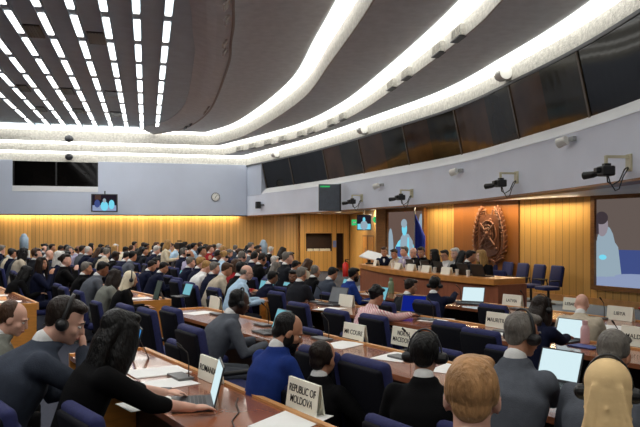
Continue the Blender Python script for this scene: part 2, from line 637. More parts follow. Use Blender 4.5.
for k in range(9):        # the light of each row of fittings
    c = sw(.41 - .605 * k, 11.0)
    area('ceiling_row_lamp', (c.x, c.y, Z0 + .02), (0, 0, rz), .10, 39.0, 82, (1, .99, .97))
# dark ceiling grilles between the rows, in the pixel-measured places of the ceiling plane
for i, (px, py) in enumerate([(33, 31), (97, 38), (67, 91), (112, 94), (78, 111), (116, 114), (22, 88), (40, 109)]):
    d = (Z0 + .1 - CAM_Z) * F_PX / (HZ - py)
    bm = bmesh.new()
    box(bm, (0, 0, 0), (.38, .95, .03))
    for q in range(6):
        box(bm, (-.16 + q * .064, 0, -.02), (.02, .9, .02))
    o = obj('ceiling_vent', bm, M_DGREY)
    o.location = ((px - 320) * d / F_PX, d, Z0 + .095)
    o.rotation_euler = (0, 0, rz)
    tag(o, 'dark slotted ceiling vent between light rows, %s from the viewer' % ORD[[0, 1, 3, 4, 6, 7, 2, 5][i]], 'vent', 'ceiling vents between the light rows')


def along(path, y):
    for a, b in zip(path, path[1:]):
        if a.y >= y >= b.y:
            t = (a.y - y) / max(1e-6, a.y - b.y)
            d = (b - a).normalized()
            return a.lerp(b, t), d
    return path[0], (path[1] - path[0]).normalized()


def path_at_px(path, px):
    k = (px - 320) / F_PX
    best = min(((abs(p.x - k * p.y), i) for i, p in enumerate(path) if p.y > 2))
    i = best[1]
    for j in (i - 1, i):
        if 0 <= j < len(path) - 1:
            a, b = path[j], path[j + 1]
            fa, fb = a.x - k * a.y, b.x - k * b.y
            if fa * fb <= 0:
                t = fa / (fa - fb)
                return a.lerp(b, t), (b - a).normalized()
    return path[i], (path[min(i + 1, len(path) - 1)] - path[max(i - 1, 0)]).normalized()


# vent boxes set in the middle lip, in pairs
for i, px in enumerate([240.5, 253, 268.5, 283, 301.5, 312, 332, 343.5, 393, 408, 440, 460]):
    p, d = path_at_px(LIP2_S, px)
    t = empty('vent_box', (p.x, p.y, Z2), math.atan2(d.y, d.x), 'grey slotted air vent box on the white ceiling step, %s from the back wall' % ORD[i], 'vent', 'air vents on the middle ceiling step')
    bm = bmesh.new()
    box(bm, (0, .0, .11), (.52, .16, .20), bevel=.01)
    obj('housing', bm, M_LIP, t)
    bm = bmesh.new()
    box(bm, (0, -.03, .0), (.46, .14, .02))
    box(bm, (0, -.07, .12), (.44, .02, .12))
    obj('opening', bm, M_DGREY, t)
    bm = bmesh.new()
    for q in range(5):
        box(bm, (-.18 + .09 * q, -.085, .12), (.025, .02, .14))
    obj('grille', bm, M_LIP, t)
# outlets on the vault lip
for i, (px, pz) in enumerate([(239, .0), (236, .0), (233, 0), (231, 0), (209.5, 0), (213.5, 0), (192, 0), (197, 0)]):
    y = [12.6, 13.5, 15.2, 15.9, 23.9, 23.2, 27.4, 26.8][i]
    p, d = along(LIP0_S, y)
    bm = bmesh.new()
    T_ = Euler((math.radians(-35), 0, 0))
    box(bm, (0, -.10, -.07), (.34, .04, .34), T_)
    for q in range(5):
        box(bm, T_.to_matrix() @ V((0, -.026, -.12 + .06 * q)) + V((0, -.10, -.07)), (.28, .014, .016), T_)
    o = obj('air_outlet', bm, M_DGREY if i > 5 else M_BROWNLIP)
    o.location = (p.x, p.y, Z0)
    o.rotation_euler = (0, 0, math.atan2(d.y, d.x))
    tag(o, 'small square air outlet on the curved vault edge, %s from the viewer' % ORD[[0, 1, 2, 3, 5, 4, 7, 6][i]], 'vent', 'air outlets on the vault edge')

# speakers on the lowest lip
for i, px in enumerate([278, 366, 509]):
    p, d = path_at_px(FASCIA_S, px)
    t = empty('ceiling_speaker', (p.x, p.y, Z3), math.atan2(d.y, d.x), 'white boxy loudspeaker on the lowest ceiling step, %s from the back wall' % ORD[i], 'speaker', 'loudspeakers on the lowest ceiling step')
    bm = bmesh.new()
    tube(bm, [(-.14, -.12, .2), (.14, -.12, .2)], [.13, .13], 18, cap=False)
    obj('housing', bm, M_WHITE, t)
    bm = bmesh.new()
    tube(bm, [(-.19, -.125, .2), (-.135, -.125, .2)], [.11, .118], 18, cap=False)
    obj('speaker_grille', bm, M_DGREY, t)
# dark dome lights on the back steps
for i, (px, py) in enumerate([(70, 139), (70, 157)]):
    w = 31.25 - (.95 if i == 0 else .0)
    k = (px - 320) / F_PX
    y = w / (.97 - .24 * k)
    z = CAM_Z + (HZ - py) * y / F_PX
    t = empty('dome_speaker', (k * y, y - .12, z), rz, ['dark round dome on the upper white step of the back wall', 'dark round dome on the lower white step above the dark window'][i], 'speaker', 'domes on the back steps')
    bm = bmesh.new()
    ell(bm, (0, 0, 0), (.17, .14, .15))
    obj('dome', bm, M_DGREY, t)
    bm = bmesh.new()
    cyl(bm, (0, 0, .12), (0, .16, .16), .04)
    obj('arm', bm, M_LGREY, t)

# wooden partition with a serving hatch and an opening, in front of the back wall
def bwp(px, w):
    k = (px - 320) / F_PX
    y = w / (.97 - .24 * k)
    return V((k * y, y))


pt = empty('timber_partition', (0, 0, 0), 0, 'timber partition with a dark hatch and tall opening at the end of the back wall', 'partition')
pt['kind'] = 'structure'
W_ = 31.2
for nm, a, b, z0, z1 in (('panel', 300, 306, 0, 2.62), ('panel', 306, 332, 0, .92), ('panel', 306, 332, 1.74, 2.62), ('panel', 332, 336.5, 0, 2.62), ('panel', 336.5, 343.5, 1.74, 2.62), ('panel', 343.5, 349, 0, 2.62)):
    wallbox(nm, bwp(a, W_), bwp(b, W_), z0, z1, .12, M_BOARD, pt)
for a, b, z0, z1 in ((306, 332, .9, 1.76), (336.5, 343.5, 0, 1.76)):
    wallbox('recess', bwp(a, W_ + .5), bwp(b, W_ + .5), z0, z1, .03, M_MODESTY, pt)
wallbox('hatch_frame', bwp(305.4, W_ - .03), bwp(332.6, W_ - .03), 1.74, 1.79, .05, M_DESKEDGE, pt)
for i, (a, b) in enumerate(((307, 313), (313.3, 319), (319.4, 325), (325.3, 329.5))):
    p = (bwp(a, W_ + .15) + bwp(b, W_ + .15)) / 2
    bm = bmesh.new()
    for q in range(9):
        box(bm, ((q - 4) * .028, 0, .055 + .006 * (q % 2)), (.02, .12, .11))
    o = obj('card_stack', bm, M_CARD)
    o.location = (p.x, p.y, .92)
    o.rotation_euler = (0, 0, rz)
    tag(o, 'row of cream cards standing on the hatch ledge, %s of four' % ORD[i], 'cards', 'cream cards on the hatch ledge')
bm = bmesh.new()
box(bm, (0, 0, 0), (.16, .02, .3))
o = obj('notice', bm, mat('notice_blue', (110, 130, 190), .6))
p = bwp(334.6, W_ - .03)
o.location = (p.x, p.y, 1.25)
o.rotation_euler = (0, 0, rz)
tag(o, 'small bluish notice on the post between hatch and opening', 'notice')

# wall between the back wall and the podium wall, with two narrow doors
SA, SB = V((1.35, 33.0)), V((2.15, 23.1))
struct(wallbox('wall_side', SA, SB, 0, 2.62, .2, M_BOARD))


def side_pt(px, off=0.0):
    k = (px - 320) / F_PX
    d = SB - SA
    t = (k * SA.y - SA.x) / (d.x - k * d.y)
    d.normalize()
    return SA + (SB - SA) * t + V((d.y, -d.x)) * off


for i, (a, b) in enumerate(((363.5, 367.5), (369, 373.5))):
    dr = struct(wallbox('door_%d' % (i + 1), side_pt(a, .03), side_pt(b, .03), 0.1, 1.62, .05, M_PANEL))
    struct(wallbox('door_frame', side_pt(a - .5, .02), side_pt(b + .5, .02), 0, 1.68, .03, M_TRIMWOOD, dr))
    q = side_pt(b - .6, .06)
    bm = bmesh.new(); cyl(bm, (q.x, q.y, .95), (q.x, q.y, 1.15), .015)
    obj('door_handle', bm, M_LGREY, dr)
# framing column beside the screen
bm = bmesh.new()
c0 = V((1.98, 22.9))
box(bm, (c0.x, c0.y, 1.31), (.3, .35, 2.62), bevel=.01)
struct(obj('pillar', bm, M_TRIMWOOD))

# podium wall
PW0, PWD = V((6.2, 16.0)), V((-.5, .87))


def pw(t, off=0.0):          # off > 0 towards the hall
    return PW0 + PWD * t + V((-.87, -.5)) * off


struct(wallbox('wall_podium', pw(8.6), pw(-7), 0, 2.66, .2, M_BOARD))
struct(wallbox('wall_podium_panel', pw(4.66, .05), pw(2.18, .05), .3, 2.66, .05, M_RED))
struct(wallbox('baseboard_podium', pw(8.6, .03), pw(-7, .03), .15, .3, .04, M_DESKEDGE))
# wash lights hidden behind a small ledge at the top of the wall
ll = (pw(5.7, .3) + pw(.1, .3)) / 2
wang = math.atan2(PWD.y, PWD.x)
area('podium_wash', (ll.x, ll.y, 2.6), (math.radians(18), 0, wang), 5.6, .08, 85 * WASH_POWER, (1, .84, .55))
ll = sw(-6.5, 31.61)
area('back_wash', (ll.x, ll.y, 2.6), (0, 0, math.atan2(WD.y, WD.x)), 21, .08, 135 * WASH_POWER, (1, .82, .50))


# large screens
def screen(name, t0, t1, z0, z1, label, bg, shapes):
    a, b = pw(t0), pw(t1)
    ang = math.atan2((b - a).y, (b - a).x)
    wd = (b - a).length
    c = (a + b) / 2
    t = empty(name, (c.x, c.y, (z0 + z1) / 2), ang, label, 'screen')
    bm = bmesh.new()
    hh = z1 - z0
    for sx in (-1, 1):
        box(bm, (sx * (wd / 2 + .05), -.06, 0), (.1, .12, hh + .2))
    for sz in (-1, 1):
        box(bm, (0, -.06, sz * (hh / 2 + .05)), (wd, .12, .1))
    obj('frame', bm, M_TRIMWOOD, t)
    bm = bmesh.new()
    box(bm, (0, -.03, 0), (wd, .03, hh))
    obj('display', bm, bg, t)
    for i, (poly, m) in enumerate(shapes):
        bm = bmesh.new()
        y = -.0465 - .0012 * i
        vs = [bm.verts.new(((min(1, max(0, u)) - .5) * wd, y, (min(1, max(0, v)) - .5) * hh)) for u, v in poly]
        bm.faces.new(vs)
        me = bpy.data.meshes.new('picture')
        bm.normal_update()
        if bm.faces[:][0].normal.y > 0:
            bmesh.ops.reverse_faces(bm, faces=bm.faces)
        bm.to_mesh(me); bm.free()
        link('picture', me, m, t)
    return t


def blob(cx, cy, rx, ry, n=18, a0=0, a1=360):
    return [(cx + rx * math.cos(math.radians(a0 + (a1 - a0) * i / (n - 1))), cy + ry * math.sin(math.radians(a0 + (a1 - a0) * i / (n - 1)))) for i in range(n if a1 - a0 < 360 else n - 1)]


SB_ = emit('screen_brown', (112, 92, 84), .8)
SBR = emit('screen_brown_dark', (84, 62, 56), .8)
SCY = emit('screen_cyan', (120, 215, 240), 1.0)
SWH = emit('screen_pale', (168, 190, 205), .75)
SBL = emit('screen_chair_blue', (82, 100, 168), .6)
SSK = emit('screen_skin', (160, 150, 160), .8)
SDK = emit('screen_hair', (70, 60, 66), .8)
SLV = emit('screen_desk', (150, 165, 200), .85)
SBG2 = emit('screen_greybrown', (126, 112, 106), .6)
screen('wall_screen', 7.85, 6.02, .6, 2.44, 'big wall screen showing a speaker in bright cyan beside the blue flag', SB_, [
    ([(0, 0), (1, 0), (1, .25), (.6, .3), (0, .28)], SCY),
    (blob(.06, .3, .09, .42), SWH), (blob(.48, .2, .32, .36), SCY), ([(.32, .1), (.36, .55), (.42, .62), (.58, .62), (.7, .5), (.74, .1)], SWH),
    ([(.22, .22), (.4, .22), (.4, .4), (.22, .4)], SBL),
    (blob(.47, .71, .075, .12), SCY), (blob(.46, .8, .085, .075), SWH), (blob(.93, .5, .09, .46), SWH),
    ([(.52, 0), (.56, .56), (.6, .56), (.62, 0)], SCY)])
screen('wall_screen', -.18, -3.6, .6, 2.53, 'big wall screen showing a woman in a pale blouse, cut by the picture edge', SBG2, [
    ([(0, 0), (1, 0), (1, .1), (0, .12)], SLV), ([(.12, .12), (.75, .12), (.75, .42), (.16, .42)], SBL),
    (blob(.07, .4, .075, .3, a0=0, a1=360), SWH), ([(0, .1), (0, .52), (.05, .58), (.12, .55), (.165, .45), (.19, .12)], SWH),
    (blob(.045, .7, .045, .13), SSK), (blob(.04, .785, .05, .075), SDK), ([(.0, .6), (-.0, .8), (.015, .82), (.02, .6)], SDK),
    (blob(.3, .12, .16, .035), SLV), (blob(.05, .33, .03, .03), SCY), ([(.55, .1), (.8, .1), (.8, .6), (.6, .62)], SWH), (blob(.66, .75, .07, .14), SSK)])

# carved emblem
EMB = mat('carved_wood', (112, 66, 40), .5, .2, 14, .3, 40)
ec = pw(3.13, .12)
eang = math.atan2(-PWD.y, -PWD.x)
em = empty('emblem', (ec.x, ec.y, 1.74), eang, 'carved wooden crest inside a laurel wreath on the red timber panel', 'emblem')
for sx in (-1, 1):
    bm = bmesh.new()
    pts = []
    for i in range(15):
        a = math.radians(-78 + i * 9.6)
        pts.append(V((sx * (.56 + .05 * math.sin(i * .45)) * math.cos(a), 0, -.02 + .74 * math.sin(a))))
    tube(bm, pts, [.03] * 15, 8)
    for i, p in enumerate(pts):
        tan = (pts[min(i + 1, 14)] - pts[max(i - 1, 0)]).normalized()
        for q, sd in ((0, 1), (1, -1), (2, 0)):
            out = V((tan.z, 0, -tan.x)) * sd
            dirv = (tan + out * .75).normalized()
            c = p + dirv * .085
            rot = dirv.to_track_quat('Z', 'Y').to_matrix()
            ell(bm, c - V((0, .02 + .02 * (q == 2), 0)), (.042, .025, .1), rot, 10, 6)
    obj('laurel_branch', bm, EMB, em, True)
bm = bmesh.new()
prism(bm, [(x, y) for x, y in ((-.38, -.42), (-.3, -.52), (0, -.6), (.3, -.52), (.38, -.42), (.4, .42), (.3, .5), (0, .54), (-.3, .5), (-.4, .42))], -.02, .05)
bmesh.ops.transform(bm, matrix=Matrix.Rotation(math.pi / 2, 4, 'X'), verts=bm.verts)
obj('shield', bm, EMB, em)
bm = bmesh.new()
for r in (.3, .2):
    ring = [V((r * math.cos(a), -.08, r * 1.2 * math.sin(a))) for a in [2 * math.pi * i / 24 for i in range(25)]]
    tube(bm, ring, [.022] * 25, 6)
for a in (45, 135):
    c, s = math.cos(math.radians(a)), math.sin(math.radians(a))
    tube(bm, [(-.36 * c, -.1, -.4 * s), (.36 * c, -.1, .4 * s)], [.035, .025], 8)
for k in range(9):
    a = 2 * math.pi * k / 9
    ell(bm, (.11 * math.cos(a), -.09, .13 * math.sin(a)), (.05, .04, .06))
ell(bm, (0, -.09, 0), (.09, .06, .1))
for k in range(12):
    ell(bm, (random.uniform(-.3, .3), -.06, random.uniform(-.42, .42)), (.06, .03, .05))
obj('shield_relief', bm, EMB, em, True)
bm = bmesh.new()
tube(bm, [(-.52, -.04, -.62), (-.3, -.06, -.74), (-.1, -.05, -.66), (0, -.08, -.78), (.1, -.05, -.66), (.3, -.06, -.74), (.52, -.04, -.62)], [(.03, .06)] * 7, 8)
obj('ribbon', bm, EMB, em, True)
for x in (-.36, -.12, .12, .36):
    bm = bmesh.new()
    tube(bm, [(x, -.03, .5), (x * 1.1, -.03, .66)], [.035, .015], 8)
    obj('crown_leaf', bm, EMB, em, True)

# dark display panel with green lettering on the fascia, clock, small loudspeaker, lamps, cameras
def fascia_item(px, z, off=.0):
    p, d = path_at_px(FASCIA_S, px)
    n = V((d.y, -d.x))
    if n.x > 0:
        n = -n
    q = p + n * off
    return V((q.x, q.y, z)), math.atan2(d.y, d.x)


loc, a = fascia_item(343, 2.58, .5)
a = rz - .15
t = empty('message_board', loc, a, 'dark grey message board with green letters hanging on the gallery front', 'display')
bm = bmesh.new(); box(bm, (0, 0, .36), (.70, .14, .88), bevel=.01); obj('case', bm, mat('board_grey', (74, 80, 90), .5), t)
bm = bmesh.new(); box(bm, (.36, 0, .36), (.05, .16, .9)); obj('side_trim', bm, M_BLACK, t)
bm = bmesh.new()
for q in range(7):
    box(bm, (-.28 + .045 * q, -.075, .72), (.035, .01, .05))
obj('lettering', bm, M_GREEN, t)
bm = bmesh.new(); box(bm, (.1, .42, .3), (.06, .9, .06)); obj('mounting_arm', bm, M_DGREY, t)

k = (215.5 - 320) / F_PX; y = 31.27 / (.97 - .24 * k)
t = empty('wall_clock', (k * y, y, CAM_Z + (HZ - 197) * y / F_PX), rz, 'round white wall clock on the grey back wall', 'clock')
bm = bmesh.new(); cyl(bm, (0, 0, 0), (0, -.06, 0), .19, 28); obj('rim', bm, M_DGREY, t)
bm = bmesh.new(); cyl(bm, (0, -.055, 0), (0, -.065, 0), .165, 28); obj('dial', bm, M_WHITE, t)
bm = bmesh.new()
for i in range(12):
    aa = math.radians(30 * i); box(bm, (.135 * math.sin(aa), -.068, .135 * math.cos(aa)), (.02, .004, .02))
obj('hour_marks', bm, M_INK, t)
for nm, aa, ln in (('hand', 200, .09), ('hand', 40, .12)):
    bm = bmesh.new(); aa = math.radians(aa); tube(bm, [(0, -.07, 0), (ln * math.sin(aa), -.07, ln * math.cos(aa))], [.01, .006], 6); obj(nm, bm, M_INK, t)

loc, a = fascia_item(262, 2.95, .1)
t = empty('loudspeaker', loc, a, 'small black loudspeaker at the corner of back wall and gallery', 'speaker')
bm = bmesh.new(); box(bm, (-.05, -.06, 0), (.18, .2, .3), bevel=.02); obj('cabinet', bm, M_BLACK, t)
bm = bmesh.new(); cyl(bm, (.05, .0, 0), (.25, .08, 0), .025); obj('bracket', bm, M_BLACK, t)

for i, (px, z, lab) in enumerate(((382, 3.16, 'small white lamp on the gallery front between two cameras'), (461, 3.22, 'small white spotlight on the gallery front between two cameras'), (573, 3.30, 'small white spotlight on the gallery front below the dark booths'))):
    loc, a = fascia_item(px, z, .0)
    t = empty('spotlight', loc, a, lab, 'lamp', 'white spotlights on the gallery front')
    bm = bmesh.new(); box(bm, (.06, -.04, .03), (.16, .06, .07)); obj('bracket', bm, M_LGREY, t)
    bm = bmesh.new(); tube(bm, [(-.02, -.1, .02), (-.16, -.18, -.02)], [.075, .085], 16, cap=False); obj('lamp_head', bm, M_WHITE, t)

for i, (px, z, lab) in enumerate(((362, 2.88, 'black video camera on a beige arm beside the dark message board'), (412, 2.86, 'black video camera on a beige arm above the screen and flag'), (517, 2.88, 'black video camera on a beige arm above the carved emblem'), (630, 2.78, 'largest black video camera on a beige arm above the far right screen'))):
    loc, a = fascia_item(px, z, .0)
    t = empty('video_camera', loc, a, lab, 'camera', 'video cameras on the gallery front')
    t.scale = (.74, .74, .74)
    bm = bmesh.new(); box(bm, (.0, -.02, -.02), (.2, .04, .32), bevel=.005); obj('wall_plate', bm, M_BEIGE, t)
    bm = bmesh.new()
    box(bm, (0, -.24, .09), (.06, .45, .05)); box(bm, (0, -.46, .02), (.05, .05, .18)); obj('arm', bm, M_BEIGE, t)
    hd = bmesh.new()
    R = Euler((0, 0, math.radians(0)))
    box(hd, (0, -.46, -.18), (.3, .24, .19), bevel=.03); box(hd, (.02, -.46, -.07), (.12, .12, .06))
    box(hd, (-.05, -.6, -.16), (.16, .1, .1), bevel=.02)
    obj('camera_body', hd, M_BLACK, t)
    ln = bmesh.new(); tube(ln, [(-.12, -.5, -.2), (-.22, -.56, -.22), (-.24, -.6, -.225), (-.42, -.7, -.235)], [.05, .05, .065, .075], 16, cap=False); obj('lens', ln, M_BLACK, t)
    cb = bmesh.new(); tube(cb, [(0, -.03, -.1), (.03, -.12, -.15), (.04, -.22, -.36), (.0, -.34, -.44), (-.02, -.42, -.38), (0, -.44, -.26)], [.014] * 6, 8); tube(cb, [(.02, -.04, -.12), (.05, -.16, -.3), (.06, -.24, -.52), (.04, -.3, -.55), (0, -.38, -.4), (0, -.42, -.26)], [.012] * 6, 8); obj('cable', cb, M_BLACK, t)

# downlights under the gallery
for i, (px, d) in enumerate(((305, 30), (318, 29.5), (338, 28), (372, 25))):
    bm = bmesh.new(); cyl(bm, (0, 0, 0), (0, 0, -.03), .12, 20)
    o = obj('downlight', bm, emit('downlight_glow', (255, 240, 210), 1.5))
    o.location = ((px - 320) * d / F_PX, d, 2.62)
    area('downlight_lamp', (o.location.x, o.location.y, 2.57), (0, 0, 0), .2, .2, 26, (1, .88, .66))
    tag(o, 'round recessed downlight under the gallery, %s from the back wall' % ORD[i], 'light', 'downlights under the gallery')

# hanging television sets
def television(px, py, d, w, h, yaw, label, shapes):
    p = on(px, d, py)
    t = empty('television', p, yaw, label, 'television')
    bm = bmesh.new(); box(bm, (0, 0, 0), (w, .1, h), bevel=.01); obj('case', bm, M_BLACK, t)
    bm = bmesh.new(); box(bm, (0, -.05, 0), (w * .9, .012, h * .88)); obj('display', bm, shapes[0], t)
    for i, (poly, m) in enumerate(shapes[1]):
        bm = bmesh.new(); vs = [bm.verts.new(((u - .5) * w * .9, -.058 - .001 * i, (v - .5) * h * .88)) for u, v in poly]; bm.faces.new(vs)
        obj('picture', bm, m, t)
    bm = bmesh.new(); tube(bm, [(0, .06, .05), (0, .3, .25), (0, .3, .5)], [.025] * 3, 8); obj('bracket', bm, M_BLACK, t)
    return t


SDARK = emit('screen_dark', (46, 40, 52), .6)
television(104.5, 203, 29.0, 1.05, .74, math.radians(14), 'television hanging on the back wall beside the ceiling lights end, showing a blue picture', (SDARK, [
    ([(0, 0), (1, 0), (1, .35), (0, .35)], SLV), (blob(.5, .3, .16, .3), SCY), (blob(.5, .65, .07, .14), SWH), (blob(.2, .45, .12, .25), SBL), (blob(.8, .4, .12, .3), SCY), ([(.1, .7), (.35, .7), (.35, 1), (.1, 1)], SBR)]))
television(364, 222.5, 25, .52, .56, math.radians(-2), 'small television hanging under the gallery left of the big screen', (SDARK, [
    ([(0, 0), (1, 0), (1, .4), (0, .4)], SCY), (blob(.5, .3, .28, .35), SWH), (blob(.5, .72, .1, .16), SCY)]))
for i, (px, py, d, w, lab) in enumerate(((354.5, 222.5, 26.5, .22, 'square green exit sign beside the small television'), (376, 219.5, 24, .16, 'small round green sign above the narrow doors'))):
    p = on(px, d, py)
    bm = bmesh.new()
    if i:
        cyl(bm, (0, 0, 0), (0, -.04, 0), w * .7, 18)
    else:
        box(bm, (0, 0, 0), (w, .04, w))
    o = obj('exit_sign', bm, M_GREEN); o.location = p
    tag(o, lab, 'sign')
    bm = bmesh.new(); box(bm, (0, -.03 - .02 * i, 0), (w * .5, .01, w * .2)); ch = obj('arrow', bm, M_WHITE, o)

# ================================================================== DESKS AND CHAIRS
ROW_N = {'A': 2.05, 'B': 3.88, 'C': 5.76, 'D': 7.58}      # far edge of each desk row
DEPTH = 0.62


def slab_between(bm, p0, p1, q1, q0, z0, z1):
    prism(bm, [p0, p1, q1, q0], z0, z1)


def desk(name, near, far, label, endcap=True, smooth=False):
    """near/far: matching floor points along the sitters' edge and the front edge"""
    t = empty(name, (0, 0, 0), 0, label, 'desk', 'long delegates desks')
    n = len(near)
    bm = bmesh.new()
    for i in range(n - 1):
        prism(bm, [near[i], near[i + 1], far[i + 1], far[i]], .71, .75)
    bmesh.ops.remove_doubles(bm, verts=bm.verts, dist=1e-4)
    obj('worktop', bm, M_DESK, t)
    bm = bmesh.new()
    for i in range(n - 1):
        d = (far[i] - near[i]).normalized() * .04
        prism(bm, [far[i], far[i + 1], far[i + 1] + d, far[i] + d], .66, .765)
    obj('edge_strip', bm, M_DESKEDGE, t)
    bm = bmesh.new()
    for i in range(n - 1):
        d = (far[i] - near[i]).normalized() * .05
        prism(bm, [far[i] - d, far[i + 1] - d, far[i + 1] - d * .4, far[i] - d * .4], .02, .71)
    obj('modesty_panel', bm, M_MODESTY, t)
    for i, j in ((0, 1), (n - 1, n - 2)):
        e = (near[j] - near[i]).normalized() * .045
        bm = bmesh.new()
        prism(bm, [near[i] - e, near[i], far[i], far[i] - e], 0.0, .765)
        obj('end_panel', bm, M_PANEL, t)
    return t


def near_row(key, s0, s1, label):
    nf = ROW_N[key]
    k = 6
    ss = [s0 + (s1 - s0) * i / k for i in range(k + 1)]
    desk('desk', [ns(nf - DEPTH, s) for s in ss], [ns(nf, s) for s in ss], label)


near_row('A', -6.15, -2.75, 'polished long desk nearest the viewer carrying the REPUBLIC OF MOLDOVA card')
near_row('B', -9.0, -2.35, 'polished long desk carrying the NORTH MACEDONIA card')
near_row('C', -9.5, -2.6, 'polished long desk carrying the MAURITIUS card')
near_row('D', -9.9, -3.2, 'polished long desk before the podium carrying the LATVIA and LIBYA cards')

# far section: the same rows continue beyond the aisle
FAR = {'A': (2.05, -10.9, -15.5), 'B': (3.88, -10.35, -25.2), 'C': (5.76, -9.75, -26.6), 'D': (7.58, -11.4, -27.0), 'E': (9.4, -15.6, -27.2), 'F': (11.2, -18.4, -27.4)}
FARLAB = {'A': 'long desk of the back section entering at the picture edge', 'B': 'long desk of the back section with wooden end beside the cream headscarf', 'C': 'long desk of the back section with wooden end beside the light blue shirt',
          'D': 'long back desk in line with the desk before the podium', 'E': 'long back desk beyond the far end of the podium', 'F': 'long back desk closest to the hatch partition'}
for key, (n0, s0, s1) in FAR.items():
    ss = [s1 + (s0 - s1) * i / 4 for i in range(5)]
    desk('desk', [ns(n0 - DEPTH, s) for s in ss], [ns(n0, s) for s in ss], FARLAB[key])

# podium counter
PF = spline([(1.04, 17.6), (1.5, 15.2), (2.45, 12.75), (2.98, 11.85)], 6)
po = empty('podium_desk', (0, 0, 0), 0, 'long curved timber podium desk in front of the seated panel', 'podium')
sweep('counter_top', PF, [(-.06, .90), (-.06, 1.0), (.72, 1.0), (.72, .90)], M_PODTOP, True, po)
sweep('front_panel', PF, [(.0, .15), (.0, .9), (.05, .9), (.05, .15)], M_PODFRONT, True, po)
sweep('plinth', PF, [(-.03, .15), (-.03, .24), (.04, .24), (.04, .15)], M_TRIMWOOD, True, po)
e0, e1 = PF[-1], PF[-2]
dd = (e0 - e1).normalized(); nn = V((-dd.y, dd.x))
for q, nm in ((PF[-1], 'end_panel'), (PF[0], 'end_panel')):
    bm = bmesh.new()
    s_ = 1 if q is PF[-1] else -1
    prism(bm, [q, q + nn * .7, q + nn * .7 + dd * .05 * s_, q + dd * .05 * s_], .15, .9)
    obj(nm, bm, M_PODFRONT, po)


# ---- chairs
def rounded(bm, c, s, r, rot=None):
    return box(bm, c, s, rot, bevel=r, seg=3)


def make_chair(detail=True):
    """high-backed conference chair facing +Y, on a pedestal"""
    t = empty('conference_chair')
    kids = []
    bm = bmesh.new()
    rounded(bm, (0, .04, .44), (.5, .5, .11), .045)
    kids.append(obj('seat', bm, M_NAVY, t, True))
    bm = bmesh.new()
    R = Euler((math.radians(10), 0, 0))
    rounded(bm, (0, -.255, .76), (.5, .09, .58), .042, R)
    kids.append(obj('backrest', bm, M_NAVY, t, True))
    bm = bmesh.new()
    rounded(bm, (0, -.30, .735), (.47, .05, .54), .024, R)
    kids.append(obj('back_shell', bm, M_NAVYDARK, t, True))
    bm = bmesh.new()
    cyl(bm, (0, 0, .03), (0, 0, .4), .035, 12)
    cyl(bm, (0, 0, .0), (0, 0, .03), .2, 20, .16)
    kids.append(obj('pedestal', bm, M_BLACK, t))
    if detail:
        for sx in (-1, 1):
            bm = bmesh.new()
            rounded(bm, (sx * .275, -.02, .645), (.055, .3, .04), .018)
            tube(bm, [(sx * .275, -.14, .63), (sx * .27, -.17, .5), (sx * .24, -.13, .42)], [.018] * 3, 8)
            kids.append(obj('armrest', bm, M_BLACK, t))
    return t, kids


CH_NEAR, CH_FAR = make_chair(True), make_chair(False)
ch_used = {0: False, 1: False}


def put_chair(p, heading, label, group='navy conference chairs', near=True, sc=1.0, z=0.0):
    proto, kids = CH_NEAR if near else CH_FAR
    i = 0 if near else 1
    if not ch_used[i]:
        o = proto
        ch_used[i] = True
    else:
        o = proto.copy()
        COL.objects.link(o)
        for k_ in kids:
            c = k_.copy()
            COL.objects.link(c)
            c.parent = o
    o.location = (p[0], p[1], z)
    o.rotation_euler = (0, 0, -heading)
    o.scale = (sc, sc, sc)
    tag(o, label, 'chair', group)
    return o


HDN = math.atan2(DN.x, DN.y)          # heading of the delegates (clockwise from +Y)

# side chairs on the platform
for k_ in range(5):
    p = V((5.22, 16.0)) + V((-.2, .66)) * k_
    put_chair(p, HDN + math.pi + .25, 'empty navy chair on the platform below the carved emblem, %s from the big screen' % ORD[k_], 'empty chairs on the platform', True, .84, .15)

# ================================================================== PEOPLE
SKIN = {'pale': (222, 172, 150), 'tan': (188, 134, 104), 'brown': (126, 82, 58), 'dark': (66, 42, 32)}
CLOTH = {'navy': (20, 24, 46), 'blue': (30, 52, 118), 'black': (9, 9, 11), 'charcoal': (31, 33, 39), 'grey': (86, 90, 98), 'slate': (60, 66, 78), 'beige': (190, 178, 158), 'white': (226, 226, 224), 'light blue': (176, 204, 226),
         'red': (150, 34, 40), 'green-grey': (122, 124, 116), 'cream': (226, 214, 186), 'pink': (216, 160, 168), 'brown': (86, 62, 46), 'lilac': (170, 164, 190), 'light grey': (150, 150, 148), 'pale yellow': (240, 206, 150)}
HAIRC = {'black': (11, 10, 10), 'dark brown': (34, 24, 18), 'brown': (72, 48, 32), 'grey': (112, 107, 100), 'white': (200, 196, 190), 'blond': (172, 132, 78), 'ginger-blond': (184, 138, 92)}


def m_skin(k):
    return mat('skin_' + k, SKIN[k], .5, .08, 14, .08, 90)


def m_cloth(k):
    return mat('cloth_' + k.replace(' ', '_'), CLOTH[k], .9, .10, 20, .22, 160, spec=.15)


def m_hair(k):
    return mat('hair_' + k.replace(' ', '_'), HAIRC[k], .5, .3, 26, .7, 70, stretch=(1, 1, .35), spec=.3)


def dirv(a, side=0.0):
    return V((math.sin(math.radians(side)), math.sin(math.radians(a)), math.cos(math.radians(a)))).normalized()


